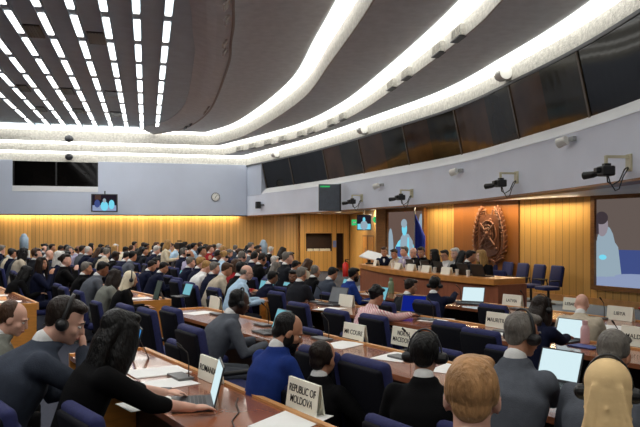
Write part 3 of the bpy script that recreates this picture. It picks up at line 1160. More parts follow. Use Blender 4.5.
def skeleton(P):
    lean, bend = P.get('lean', 12), P.get('bend', 8)
    sd = P.get('side', 0)
    K = {}
    st = P.get('stand', False)
    H = V((0, 0, .93 if st else .58))
    if P.get('stand'):
        lean = P.get('lean', 2)
    W = H + dirv(lean, sd) * .18
    C = W + dirv(lean + bend * .5, sd) * .19
    N = C + dirv(lean + bend, sd) * .17
    nd = dirv(lean + bend, sd)
    tw = math.radians(P.get('tw', 0))
    ax = V((math.cos(tw), -math.sin(tw), 0))
    shw = P.get('shw', .172)
    K.update(H=H, W=W, C=C, N=N, ax=ax, fw=V((math.sin(tw), math.cos(tw), 0)))
    K['SR'] = N - nd * .055 + ax * shw
    K['SL'] = N - nd * .055 - ax * shw
    ha = math.radians(lean * .5 + bend)
    hb = N + V((0, math.sin(ha), math.cos(ha))) * .10 + V((0, .02, 0))
    R = Matrix.Rotation(-math.radians(P.get('hy', 0)), 3, 'Z') @ Matrix.Rotation(-math.radians(P.get('hp', 8)), 3, 'X') @ Matrix.Rotation(math.radians(P.get('hr', 0)), 3, 'Y')
    hc = hb + R @ V((0, .02, .07))
    K['Mh'] = Matrix.Translation(hc) @ R.to_4x4() @ Matrix.Diagonal(V((1, 1, 1, 1))) @ Matrix.Scale(P.get('hs', 1.0), 4)
    K['hc'] = hc
    K['top'] = (K['Mh'] @ V((0, -.02, .122)))
    for s, nm in ((1, 'R'), (-1, 'L')):
        if st:
            K['hip' + nm] = H + V((s * .09, 0, -.02)); K['kn' + nm] = V((s * .1, .02, .5)); K['an' + nm] = V((s * .1, -.02, .09))
        else:
            K['hip' + nm] = H + V((s * .1, .03, -.04)); K['kn' + nm] = V((s * .13, .44, .52)); K['an' + nm] = V((s * .13, .42, .09))
        t = P.get('rh' if s > 0 else 'lh')
        sh = K['S' + nm]
        if t is None:
            t = V((s * .17, max(.42, sh.y + .34), .80)) if not st else V((s * .26, .06, .88))
        t = V(t)
        a, b = .30, .265
        dv = t - sh
        L = min(dv.length, a + b - .01)
        t = sh + dv.normalized() * L
        x = (a * a - b * b + L * L) / (2 * L)
        h = math.sqrt(max(0.0, a * a - x * x))
        u = dv.normalized()
        pole = V(P.get('poleR' if s > 0 else 'poleL', (s * .55, -.35, -1)))
        pl = (pole - u * pole.dot(u)).normalized()
        K['E' + nm] = sh + u * x + pl * h
        K['Wr' + nm] = t
    return K


def hand(bm, w, f, down, s, curl=25, thin=True):
    f = f.normalized()
    down = (down - f * down.dot(f)).normalized()
    lat = f.cross(down).normalized()           # lateral
    if lat.x * s < 0:
        lat = -lat                               # towards the outside of the body
    R = Matrix((lat, f, -down)).transposed()
    ell(bm, w + f * .045, (.040, .056, .017), R, 12, 8)
    r0 = .0088 if thin else .013
    for q, ln in ((-.030, .066), (-.010, .078), (.011, .074), (.030, .058)):
        b = w + f * .078 - lat * q
        a1 = math.radians(curl * .5); a2 = math.radians(curl * 1.4)
        m_ = b + (f * math.cos(a1) + down * math.sin(a1)) * ln * .52
        e = m_ + (f * math.cos(a2) + down * math.sin(a2)) * ln * .48
        tube(bm, [b - f * .02, b, m_, e], [r0, r0, r0 * .95, r0 * .8], 8)
    b = w + f * .02 - lat * .03
    m_ = b + f * .03 - lat * .022 + down * .008
    tube(bm, [b, m_, m_ + f * .034 - lat * .004 + down * .006], [.013, .0105, .009], 8)


def build_body(K, P, vox, thin):
    bm = bmesh.new()
    H, W, C, N, ax = K['H'], K['W'], K['C'], K['N'], K['ax']
    tube(bm, [H - V((0, 0, .04)), W, C, N - (N - C) * .3, N], [(.15, .11), (.14, .10), (.16, .105), (.14, .085), (.062, .062)], 16, ax)
    Mh = K['Mh']
    hbm = bmesh.new()
    fat = P.get('fat', 1.0)
    ell(hbm, (0, -.015, .03), (.074, .094, .089))
    ell(hbm, (0, .026, -.035), (.060 * fat, .062, .078))
    ell(hbm, (0, .062, -.093), (.026, .024, .020))
    ell(hbm, (0, .0, -.06), (.056 * fat, .06, .05))
    tube(hbm, [(0, .086, .012), (0, .099, -.012), (0, .106, -.03)], [.009, .011, .013], 8)
    ell(hbm, (0, .078, .022), (.048, .016, .012))
    for s in (-1, 1):
        ell(hbm, (s * .076, -.008, -.012), (.011, .022, .034))
        ell(hbm, (s * .036, .056, -.028), (.026, .028, .026))
    ell(hbm, (0, .086, -.062), (.024, .012, .012))
    bmesh.ops.transform(hbm, matrix=Mh, verts=hbm.verts)
    tmp = bpy.data.meshes.new('t'); hbm.to_mesh(tmp); hbm.free(); bm.from_mesh(tmp); bpy.data.meshes.remove(tmp)
    tube(bm, [N - (N - C) * .25, N + V((0, .01, .04)), Mh @ V((0, -.02, -.05))], [.066, .056, .056], 14)
    for nm, s in (('R', 1), ('L', -1)):
        S, E, Wr = K['S' + nm], K['E' + nm], K['Wr' + nm]
        tube(bm, [S, S.lerp(E, .5), E, E.lerp(Wr, .4), Wr], [.05, .043, .036, .036, .025], 12)
        f = (Wr - E).normalized()
        dn = V(P.get('palm' + nm, (0, 0, -1)))
        if P.get('flat', True) and not P.get('stand'):
            f2 = V((f.x * .6, f.y, min(f.z, 0) * .3)).normalized() if abs(f.z) < .9 else f
        else:
            f2 = f
        if P.get('hd' + nm):
            f2 = V(P['hd' + nm]).normalized()
        hand(bm, Wr, f2, dn, s, P.get('curl', 30), thin)
        tube(bm, [K['hip' + nm], K['kn' + nm], K['an' + nm]], [.075, .052, .04], 12)
        tube(bm, [K['an' + nm], K['an' + nm] + V((0, .14, -.055))], [.04, .03], 10)
    return remesh(bm, vox, 3, 'person')


def build_jacket(K, P, vox):
    bm = bmesh.new()
    H, W, C, N, ax = K['H'], K['W'], K['C'], K['N'], K['ax']
    g = P.get('girth', 1.0)
    nd = (N - C).normalized()
    tube(bm, [H - V((0, 0, .10)), H, W, C, N - nd * .085, N - nd * .03, N + nd * .015],
         [(.185 * g, .15 * g), (.182 * g, .145 * g), (.17 * g, .135 * g), (.198 * g, .142 * g), (.185, .115), (.125, .088), (.078, .078)], 20, ax, cap=True)
    cut_ = P.get('sleeve', 1.0)
    for nm in 'RL':
        S, E, Wr = K['S' + nm], K['E' + nm], K['Wr' + nm]
        ell(bm, S - V((0, 0, .012)), (.07, .072, .066))
        ell(bm, S.lerp(C, .35) + K['fw'] * .03, (.085, .085, .09))
        end = E.lerp(Wr, .96 * cut_)
        tube(bm, [S, S.lerp(E, .5), E, E.lerp(end, .5), end], [.068, .064, .056, .052, .045], 14)
    if P.get('collar', True):
        ring = []
        for i in range(17):
            a = math.radians(-60 + 300 * i / 16) 
            ring.append(N + nd * (.028 - .02 * math.cos(a + math.pi / 2) * 0) + V((.078 * math.cos(a + math.pi * 1.5 - math.pi / 6 * 0), .072 * math.sin(a + math.pi * 1.5) , 0)))
        tube(bm, ring, [.018] * 17, 8)
        for s in (-1, 1):     # lapels
            a = N + V((s * .07, .05, .0)); b = C + K['fw'] * .148 + V((s * .03, 0, -.02))
            tube(bm, [a, a.lerp(b, .5) + V((s * .03, .035, 0)), b], [(.03, .014), (.045, .014), (.015, .012)], 8, ax)
    return remesh(bm, vox, 14 if vox < .014 else 5, 'jacket')


def build_shirt(K, P, vox):
    bm = bmesh.new()
    C, N = K['C'], K['N']
    nd = (N - C).normalized()
    up = nd.lerp(V((0, 0, 1)), .6).normalized()
    tube(bm, [N - nd * .02, N + up * .052], [(.072, .07), (.064, .064)], 18, K['ax'])
    f = K['fw']
    tube(bm, [N + f * .05 + nd * .02, N + f * .085 - nd * .06, C + f * .122], [(.042, .02), (.055, .02), (.02, .02)], 12, K['ax'])
    return remesh(bm, vox, 2, 'shirt')


def build_trousers(K, P, vox):
    bm = bmesh.new()
    ell(bm, K['H'] - V((0, -.0, .05)), (.18, .15, .12))
    for nm in 'RL':
        tube(bm, [K['hip' + nm], K['kn' + nm], K['an' + nm] + V((0, 0, .03))], [.095, .072, .058], 14)
    return remesh(bm, vox, 3, 'trousers')


def build_shoe(K, nm):
    bm = bmesh.new()
    a = K['an' + nm]
    tube(bm, [V((a.x, a.y - .05, .045)), V((a.x, a.y + .06, .05)), V((a.x, a.y + .17, .04))], [(.042, .045), (.045, .048), (.04, .034)], 12, (1, 0, 0))
    me = bpy.data.meshes.new('shoe')
    bm.to_mesh(me); bm.free()
    for p in me.polygons:
        p.use_smooth = True
    return me


def build_hair(K, style, vox):
    bm = bmesh.new()
    up = 0.0
    if style in ('short', 'curly', 'long', 'bun', 'bob'):
        ell(bm, (0, -.036, .045), (.081, .088, .087))
        ell(bm, (0, .018, .090), (.064, .062, .040))
        ell(bm, (0, -.064, -.012), (.060, .044, .052))
        for s in (-1, 1):
            ell(bm, (s * .062, -.028, .026), (.021, .044, .046))
        ell(bm, (.025, .05, .098), (.045, .035, .026))
    if style == 'receding':
        ell(bm, (0, -.042, .042), (.080, .084, .082))
        ell(bm, (0, -.07, -.02), (.060, .045, .06))
        for s in (-1, 1):
            ell(bm, (s * .062, -.03, .015), (.021, .046, .052))
    if style == 'bald':       # a low horseshoe of cropped hair
        ell(bm, (0, -.078, .000), (.062, .036, .055))
        for s in (-1, 1):
            ell(bm, (s * .060, -.04, .005), (.0195, .05, .04))
    if style == 'curly':
        rnd = random.Random(5)
        for _ in range(60):
            a = rnd.uniform(0, 2 * math.pi); b = rnd.uniform(-.2, 1.5)
            v = V((.082 * math.cos(a) * math.cos(b), -.036 + .088 * math.sin(a) * math.cos(b), .05 + .09 * math.sin(b)))
            if v.y < .04 or v.z > .11:
                ell(bm, v, (.024, .024, .022), None, 8, 6)
    if style in ('long', 'bob'):
        L = .30 if style == 'long' else .13
        tube(bm, [(0, -.055, .03), (0, -.085, -.06), (0, -.10, -.10 - L * .5), (0, -.095, -.10 - L)], [(.085, .05), (.088, .05), (.092, .042), (.07, .03)], 14, (1, 0, 0))
        for s in (-1, 1):
            tube(bm, [(s * .058, .022, .06), (s * .076, .022, -.03), (s * .080, .01, -.12), (s * .075, .0, -.10 - L * .75)], [(.03, .056), (.026, .066), (.034, .07), (.02, .04)], 10, (1, 0, 0))
    if style == 'bun':
        ell(bm, (0, -.135, .03), (.045, .04, .045))
    if style == 'scarf':      # headscarf: hood, neck drape and shoulder fall
        ell(bm, (0, -.028, .036), (.092, .10, .098))
        ell(bm, (0, -.01, -.04), (.084, .082, .10))
        tube(bm, [(0, -.04, .0), (0, -.055, -.10), (0, -.06, -.19), (0, -.065, -.25)], [(.090, .092), (.088, .084), (.11, .09), (.15, .10)], 18, (1, 0, 0))
        for k in range(7):    # folds
            x = -.075 + .025 * k
            tube(bm, [(x * .7, -.118, .03), (x * 1.0, -.125, -.08), (x * 1.3 + .01, -.135, -.19)], [.008, .011, .013], 6)
        for k in range(3):
            tube(bm, [(-.088, -.03, -.02 - .05 * k), (0, -.135, -.055 - .05 * k), (.088, -.03, -.0 - .05 * k)], [.008, .011, .008], 6)
    me_t = bpy.data.meshes.new('t')
    if style == 'scarf':      # open the hood at the face
        pass
    bmesh.ops.transform(bm, matrix=K['Mh'], verts=bm.verts)
    bpy.data.meshes.remove(me_t)
    return remesh(bm, vox, 3 if style != 'scarf' else 4, 'hair')


def head_bits(K, kind):
    bm = bmesh.new()
    name = kind
    if kind == 'headset_band':
        pts = [(.094 * math.cos(math.radians(a)), -.012 - .01 * math.sin(math.radians(a)), .0 + .146 * math.sin(math.radians(a))) for a in range(0, 181, 12)]
        tube(bm, pts, [(.010, .005)] * len(pts), 8, (0, 1, 0))
    elif kind == 'ear_cup':
        for s in (-1, 1):
            pass
    elif kind == 'glasses':
        for s in (-1, 1):
            ring = [(s * .034 + .026 * math.cos(2 * math.pi * i / 12), .098, .002 + .02 * math.sin(2 * math.pi * i / 12)) for i in range(13)]
            tube(bm, ring, [.003] * 13, 6)
            tube(bm, [(s * .06, .097, .008), (s * .082, .05, .008), (s * .085, -.01, .0)], [.003] * 3, 6)
        tube(bm, [(-.01, .1, .006), (.01, .1, .006)], [.003] * 2, 6)
    elif kind == 'beard':
        ell(bm, (0, .045, -.075), (.056, .052, .05)); ell(bm, (0, .074, -.096), (.036, .026, .03))
        for s in (-1, 1):
            ell(bm, (s * .058, .012, -.05), (.014, .034, .05))
        ell(bm, (0, .093, -.047), (.032, .012, .008))
    elif kind == 'eyebrows':
        for s in (-1, 1):
            tube(bm, [(s * .014, .091, .024), (s * .034, .090, .029), (s * .054, .078, .024)], [.003, .004, .003], 6)
    bmesh.ops.transform(bm, matrix=K['Mh'], verts=bm.verts)
    me = bpy.data.meshes.new(kind); bm.to_mesh(me); bm.free()
    for p in me.polygons:
        p.use_smooth = True
    return me


def cup(K, s):
    bm = bmesh.new()
    tube(bm, [(s * .078, -.008, -.012), (s * .102, -.008, -.012)], [.036, .032], 14)
    tube(bm, [(s * .098, -.008, -.012), (s * .112, -.008, -.012)], [.026, .018], 14)
    bmesh.ops.transform(bm, matrix=K['Mh'], verts=bm.verts)
    me = bpy.data.meshes.new('ear_cup'); bm.to_mesh(me); bm.free()
    return me


def eye(K, s, pupil=False):
    bm = bmesh.new()
    ell(bm, (s * .031, .0775, .001), (.0115, .0105, .0075), None, 10, 8)
    if pupil:
        pass
    bmesh.ops.transform(bm, matrix=K['Mh'], verts=bm.verts)
    me = bpy.data.meshes.new('eye'); bm.to_mesh(me); bm.free()
    return me


def iris(K, s):
    bm = bmesh.new()
    ell(bm, (s * .031, .0855, .001), (.005, .0035, .005), None, 8, 6)
    bmesh.ops.transform(bm, matrix=K['Mh'], verts=bm.verts)
    me = bpy.data.meshes.new('iris'); bm.to_mesh(me); bm.free()
    return me


def mouth(K):
    bm = bmesh.new()
    tube(bm, [(-.022, .090, -.063), (0, .0985, -.061), (.022, .090, -.063)], [.004, .006, .004], 6)
    bmesh.ops.transform(bm, matrix=K['Mh'], verts=bm.verts)
    me = bpy.data.meshes.new('lips'); bm.to_mesh(me); bm.free()
    return me


M_EYE = mat('eye_white', (210, 205, 200), .3, 0.02)
M_IRIS = mat('eye_iris', (30, 20, 14), .2, 0.05)
M_LIPS = mat('lips_skin', (150, 84, 76), .5, .05)
PARTCACHE = {}


def piece(name, me, m, parent):
    o = bpy.data.objects.new(name, me)
    COL.objects.link(o)
    if not me.materials:
        me.materials.append(m)
    o.material_slots[0].link = 'OBJECT'
    o.material_slots[0].material = m
    if parent is not None:
        o.parent = parent
    return o


def dress(K, P, L, vox, key=None, near=True):
    """all pieces of one person; key: share the meshes between people of one pose"""
    def get(nm, fn):
        if key is None:
            return fn()
        k_ = (key, nm)
        if k_ not in PARTCACHE:
            PARTCACHE[k_] = fn()
        return PARTCACHE[k_]
    sk = m_skin(L.get('skin', 'pale'))
    root = piece('person', get('body', lambda: build_body(K, P, vox, near)), sk, None)
    jv = vox * 1.3
    jm = m_cloth(L.get('jacket', 'navy')) if isinstance(L.get('jacket', 'navy'), str) else L['jacket']
    piece(L.get('top', 'jacket'), get('jacket', lambda: build_jacket(K, P, jv)), jm, root)
    if L.get('shirt', 'white'):
        piece('shirt', get('shirt', lambda: build_shirt(K, P, vox)), m_cloth(L.get('shirt', 'white')), root)
    piece('trousers', get('trousers', lambda: build_trousers(K, P, vox * 1.6)), m_cloth(L.get('trousers', L['jacket'] if isinstance(L.get('jacket', 'navy'), str) and L.get('jacket', 'navy') in ('navy', 'black', 'charcoal', 'grey', 'slate', 'blue') else 'black')), root)
    for nm in 'RL':
        piece('shoe', get('shoe' + nm, lambda nm=nm: build_shoe(K, nm)), mat('shoe_leather', (18, 15, 14), .35), root)
    st = L.get('hair', 'short')
    if st != 'none':
        hm = m_hair(L.get('haircol', 'black')) if st != 'scarf' else mat('scarf_' + L['scarf'].replace(' ', '_'), CLOTH[L['scarf']], .8, .06, 6, .05, 40)
        piece('hair' if st != 'scarf' else 'headscarf', get('hair' + st, lambda: build_hair(K, st, vox * .9)), hm, root)
    if L.get('headset'):
        hb = piece('headset', get('band', lambda: head_bits(K, 'headset_band')), L.get('bandmat', M_BLACK), root)
        for s in (-1, 1):
            piece('ear_cup', get('cup%d' % s, lambda s=s: cup(K, s)), M_BLACK, hb)
    if L.get('glasses'):
        piece('glasses', get('glasses', lambda: head_bits(K, 'glasses')), M_BLACK, root)
    if L.get('beard'):
        piece('beard', get('beard', lambda: head_bits(K, 'beard')), m_hair(L.get('haircol', 'black')), root)
    if L.get('face'):
        for s in (-1, 1):
            e = piece('eye', get('eye%d' % s, lambda s=s: eye(K, s)), M_EYE, root)
            piece('iris', get('iris%d' % s, lambda s=s: iris(K, s)), M_IRIS, e)
        piece('eyebrows', get('eyebrows', lambda: head_bits(K, 'eyebrows')), m_hair(L.get('browcol', L.get('haircol', 'black') if L.get('haircol') not in ('white', 'blond') else 'brown')), root)
        piece('lips', get('lips', lambda: mouth(K)), M_LIPS, root)
    return root


def person(px, py, d, hdg, P, L, label, group=None, vox=.012, key=None, near=True, chair=True, chlabel=None, chd=None, base=0.0):
    """px, py: middle and top of the head in the photograph; d: depth; hdg: heading in degrees clockwise from straight ahead"""
    P = dict(P)
    h = math.radians(hdg)
    K = skeleton(P)
    top = on(px, d, py)
    sc = max(.90, min(1.10, (top.z - base) / K['top'].z))
    Rz = Matrix.Rotation(-h, 3, 'Z')
    off = Rz @ (K['hc'] * sc)
    root_p = V((top.x - off.x, top.y - off.y, top.z - K['top'].z * sc))
    if abs(root_p.z - base) < .012:
        root_p.z = base
    changed = False
    for wk, k_ in (('rhw', 'rh'), ('lhw', 'lh')):
        if wk in P:
            P[k_] = tuple(Rz.inverted() @ ((V(P[wk]) - root_p)) / sc)
            changed = True
    if changed:
        K = skeleton(P)
    o = dress(K, P, L, vox, key, near)
    o.location = root_p
    o.rotation_euler = (0, 0, -h)
    o.scale = (sc, sc, sc)
    tag(o, label, 'person', group)
    if chair:
        ch = math.radians(hdg if chd is None else chd)
        c = root_p - V((math.sin(ch), math.cos(ch), 0)) * .02
        nn_ = DN.dot(V((c.x, c.y)))
        if near and 1.9 < nn_ < 2.48:      # keep the chair clear of the desk behind it
            c = c + V((DN.x, DN.y, 0)) * (2.48 - nn_)
        put_chair((c.x, c.y), ch, chlabel or ('navy chair of ' + label)[:200], 'navy conference chairs', near, .80 if near else .88, base)
    return o, root_p


RH = 57.2
STRIPE = None


def striped():
    m = mat('striped_pink_shirt', (222, 170, 176), .85, .1, 20)
    nt = m.node_tree
    b = nt.nodes['Principled BSDF']
    tc = nt.nodes.new('ShaderNodeTexCoord')
    w = nt.nodes.new('ShaderNodeTexWave'); w.bands_direction = 'DIAGONAL'; w.inputs['Scale'].default_value = 16; w.inputs['Distortion'].default_value = 2.5; w.inputs['Detail Scale'].default_value = 2
    nt.links.new(tc.outputs['Object'], w.inputs['Vector'])
    r = nt.nodes.new('ShaderNodeValToRGB')
    r.color_ramp.elements[0].color = lin((196, 96, 112)); r.color_ramp.elements[1].color = lin((236, 220, 216)); r.color_ramp.elements[0].position = .25; r.color_ramp.elements[1].position = .5
    nt.links.new(w.outputs['Color'], r.inputs['Fac'])
    nt.links.new(r.outputs['Color'], b.inputs['Base Color'])
    return m


# ---- the people close to the camera, each built in its own pose
person(14, 302, 4.9, 68, dict(lean=16, bend=14, hp=22, hy=14, girth=1.05), dict(skin='pale', jacket='green-grey', hair='receding', haircol='brown', face=True), 'man with thinning brown hair in grey jacket looking down at the picture edge', vox=.0095, chlabel='navy chair under the man in grey jacket looking down at the picture edge', chd=RH)
person(66, 299, 4.05, 64, dict(lean=20, bend=20, hp=24, hy=12, girth=1.14, shw=.19, rhw=(-1.405, 4.15, 1.10), hdR=(-.4, .0, 1), palmR=(-.5, -.9, 0), poleR=(.4, .7, -1), curl=45),
       dict(skin='pale', jacket='slate', hair='short', haircol='dark brown', headset=True, face=True), 'big man in slate suit with black headphones rubbing his brow', vox=.0095, chlabel='navy chair under the big man with headphones rubbing his brow', chd=RH)
person(120, 311, 3.85, 60, dict(lean=14, bend=14, hp=16, hy=-10, girth=.88, shw=.155, lhw=(-.93, 4.33, .80), rhw=(-.70, 3.96, .80), sleeve=.35, collar=False, curl=28),
       dict(skin='pale', jacket='black', top='blouse', shirt='white', hair='long', haircol='black'), 'woman with long black hair in black top typing on the grey laptop', vox=.0075, chlabel='navy chair under the woman with long black hair typing on a laptop', chd=RH)
person(240, 290, 6.5, 66, dict(lean=20, bend=16, hp=20, hy=0), dict(skin='dark', jacket='grey', hair='receding', haircol='black', headset=True, face=True), 'dark-skinned man with shaved head and headset in grey suit at a teal screen', vox=.011, chlabel='navy chair under the man with shaved head and headset', chd=RH)
person(289, 314, 4.65, 52, dict(lean=8, bend=14, hp=26, hy=28, hs=1.08), dict(skin='tan', jacket='blue', hair='receding', haircol='black', beard=True, face=True), 'bearded man in bright blue suit bowing his head behind the MOLDOVA card', vox=.0095, chlabel='navy chair under the bearded man in bright blue suit', chd=RH)
person(324, 340, 4.6, 34, dict(hs=1.08, lean=4, bend=8, hp=6, hy=6, rhw=(.42, 4.55, .72), girth=1.02), dict(skin='tan', jacket='black', hair='receding', haircol='dark brown', face=True), 'man with cropped receding hair in black suit directly behind the MOLDOVA card', vox=.0095, chlabel='navy chair under the cropped man behind the MOLDOVA card', chd=RH)
person(425, 333, 3.85, 16, dict(lean=8, bend=8, hp=4, hs=1.1), dict(skin='tan', jacket='black', hair='short', haircol='black', headset=True, bandmat=M_DGREY, face=True), 'black-haired man in black suit with grey headset band seen from behind', vox=.0095, chlabel='navy chair under the black-haired man with grey headset band', chd=RH)
person(472, 357, 2.15, 14, dict(lean=8, bend=6, hp=2, hs=1.0), dict(skin='pale', jacket='charcoal', hair='short', haircol='ginger-blond', glasses=True), 'ginger-blond head of a man cut by the bottom edge', vox=.0085, chlabel='navy chair under the ginger-blond man', chair=False)
person(523, 313, 3.8, 46, dict(lean=12, bend=10, hp=8, hy=14, girth=1.18, shw=.19, poleR=(.15, -.6, -1), rhw=(1.46, 4.2, .80)), dict(skin='tan', jacket='grey', hair='short', haircol='grey', headset=True, face=True), 'grey-haired man in slate suit working at the large white laptop', vox=.0095, chlabel='navy chair under the grey-haired man in slate suit', chd=46)
person(608, 360, 2.7, 24, dict(lean=8, bend=6, hp=4, girth=.95, hs=1.02), dict(skin='tan', jacket='cream', top='blouse', shirt=None, hair='scarf', scarf='pale yellow', headset=True), 'person in pale yellow headscarf and black headset band seen from behind', vox=.0085, chlabel='navy chair under the person in pale yellow headscarf', chair=False)
person(614, 332, 3.5, 38, dict(lean=14, bend=12, hp=22, girth=1.08), dict(skin='tan', jacket='grey', hair='short', haircol='grey'), 'grey-haired man in grey jacket bent forward before the pale yellow headscarf', vox=.0095, chlabel='navy chair under the grey-haired man before the pale yellow headscarf', chd=RH)
person(541, 297, 6.2, 50, dict(lean=14, bend=12, hp=14, girth=.95, rhw=(2.36, 6.55, .8)), dict(skin='tan', jacket='navy', hair='bob', haircol='dark brown', headset=True), 'person with dark brown bobbed hair in navy jacket at an open laptop', vox=.011, chlabel='navy chair under the person with dark brown bobbed hair', chd=RH)
person(582, 294, 7.5, 30, dict(lean=20, bend=24, hp=18, girth=1.2, shw=.20), dict(skin='pale', jacket='beige', hair='none'), 'bald man in beige jacket seated before the platform wall', vox=.012, chlabel='navy chair under the bald man in beige jacket', chd=RH)
person(377, 287, 8.3, 62, dict(lean=16, bend=12, hp=14, girth=.95, rhw=(1.2, 8.45, .8)), dict(skin='tan', jacket=striped(), top='blouse', shirt=None, trousers='black', hair='curly', haircol='black'), 'dark-haired person in pink and white striped shirt', vox=.012, chlabel='navy chair under the person in pink striped shirt', chd=RH)
person(354, 268, 11.4, 66, dict(lean=14, bend=10, hp=10, girth=1.08), dict(skin='brown', jacket='blue', hair='short', haircol='black', beard=True), 'bearded man in blue suit facing the podium end with a microphone', vox=.014, chlabel='navy chair under the bearded man facing the podium end', chd=RH)
person(411, 279, 9.9, 50, dict(lean=12, bend=10, hp=12, hy=18), dict(skin='tan', jacket='charcoal', hair='short', haircol='dark brown'), 'man in charcoal jacket looking towards the podium beside the blue tablet', vox=.014, chlabel='navy chair under the man in charcoal jacket near the blue tablet', chd=RH)
person(435, 277, 9.5, 30, dict(lean=10, bend=8, hp=8, rhw=(1.95, 9.9, .95)), dict(skin='brown', jacket='navy', hair='short', haircol='black', headset=True), 'man in navy suit and headset raising a hand before the podium', vox=.014, chlabel='navy chair under the man in navy suit before the podium', chd=RH)
person(247, 265, 10.6, 74, dict(lean=14, bend=12, hp=16, girth=1.05), dict(skin='pale', jacket='light blue', top='shirt', shirt=None, trousers='charcoal', hair='bald', haircol='grey', glasses=True), 'balding man with glasses in light blue shirt at the aisle', vox=.013, chlabel='navy chair under the balding man in light blue shirt', chd=RH)
person(131, 272, 10.0, 66, dict(lean=12, bend=12, hp=12, girth=.98), dict(skin='tan', jacket='black', top='dress', shirt=None, hair='scarf', scarf='cream', headset=True), 'person in cream headscarf and black dress wearing a headset', vox=.014, chlabel='navy chair under the person in cream headscarf', chd=RH)
# standing woman and the standing camera
person(168, 240, 19.0, 80, dict(stand=True, lean=3, bend=4, hp=10, rh=(.14, .34, 1.18), lh=(-.14, .34, 1.18), girth=.9, shw=.155), dict(skin='pale', jacket='cream', top='jacket', shirt='white', trousers='beige', hair='bob', haircol='blond'), 'blond woman standing in cream jacket among the seated crowd', vox=.016, chair=False)

# ---- shared poses for the people further off
POSES = [dict(lean=12, bend=8, hp=10), dict(lean=20, bend=14, hp=22), dict(lean=6, bend=6, hp=4, hy=14), dict(lean=16, bend=12, hp=16, hy=-14), dict(lean=10, bend=12, hp=26), dict(lean=4, bend=4, hp=0, hy=30, rh=(.08, .28, 1.08)), dict(lean=14, bend=10, hp=12, hy=-30)]


def far_person(px, py, d, hdg, pi, L, label, group='delegates in the crowd', chair=True, base=0.0, chlabel=None, vox=.018, chd=None):
    st = L.get('hair', 'short')
    return person(px, py, d, hdg, POSES[pi], L, label, group, vox, 'pose%d%s' % (pi, 'v' if vox < .017 else ''), False, chair, chlabel, RH if chd is None else chd, base)


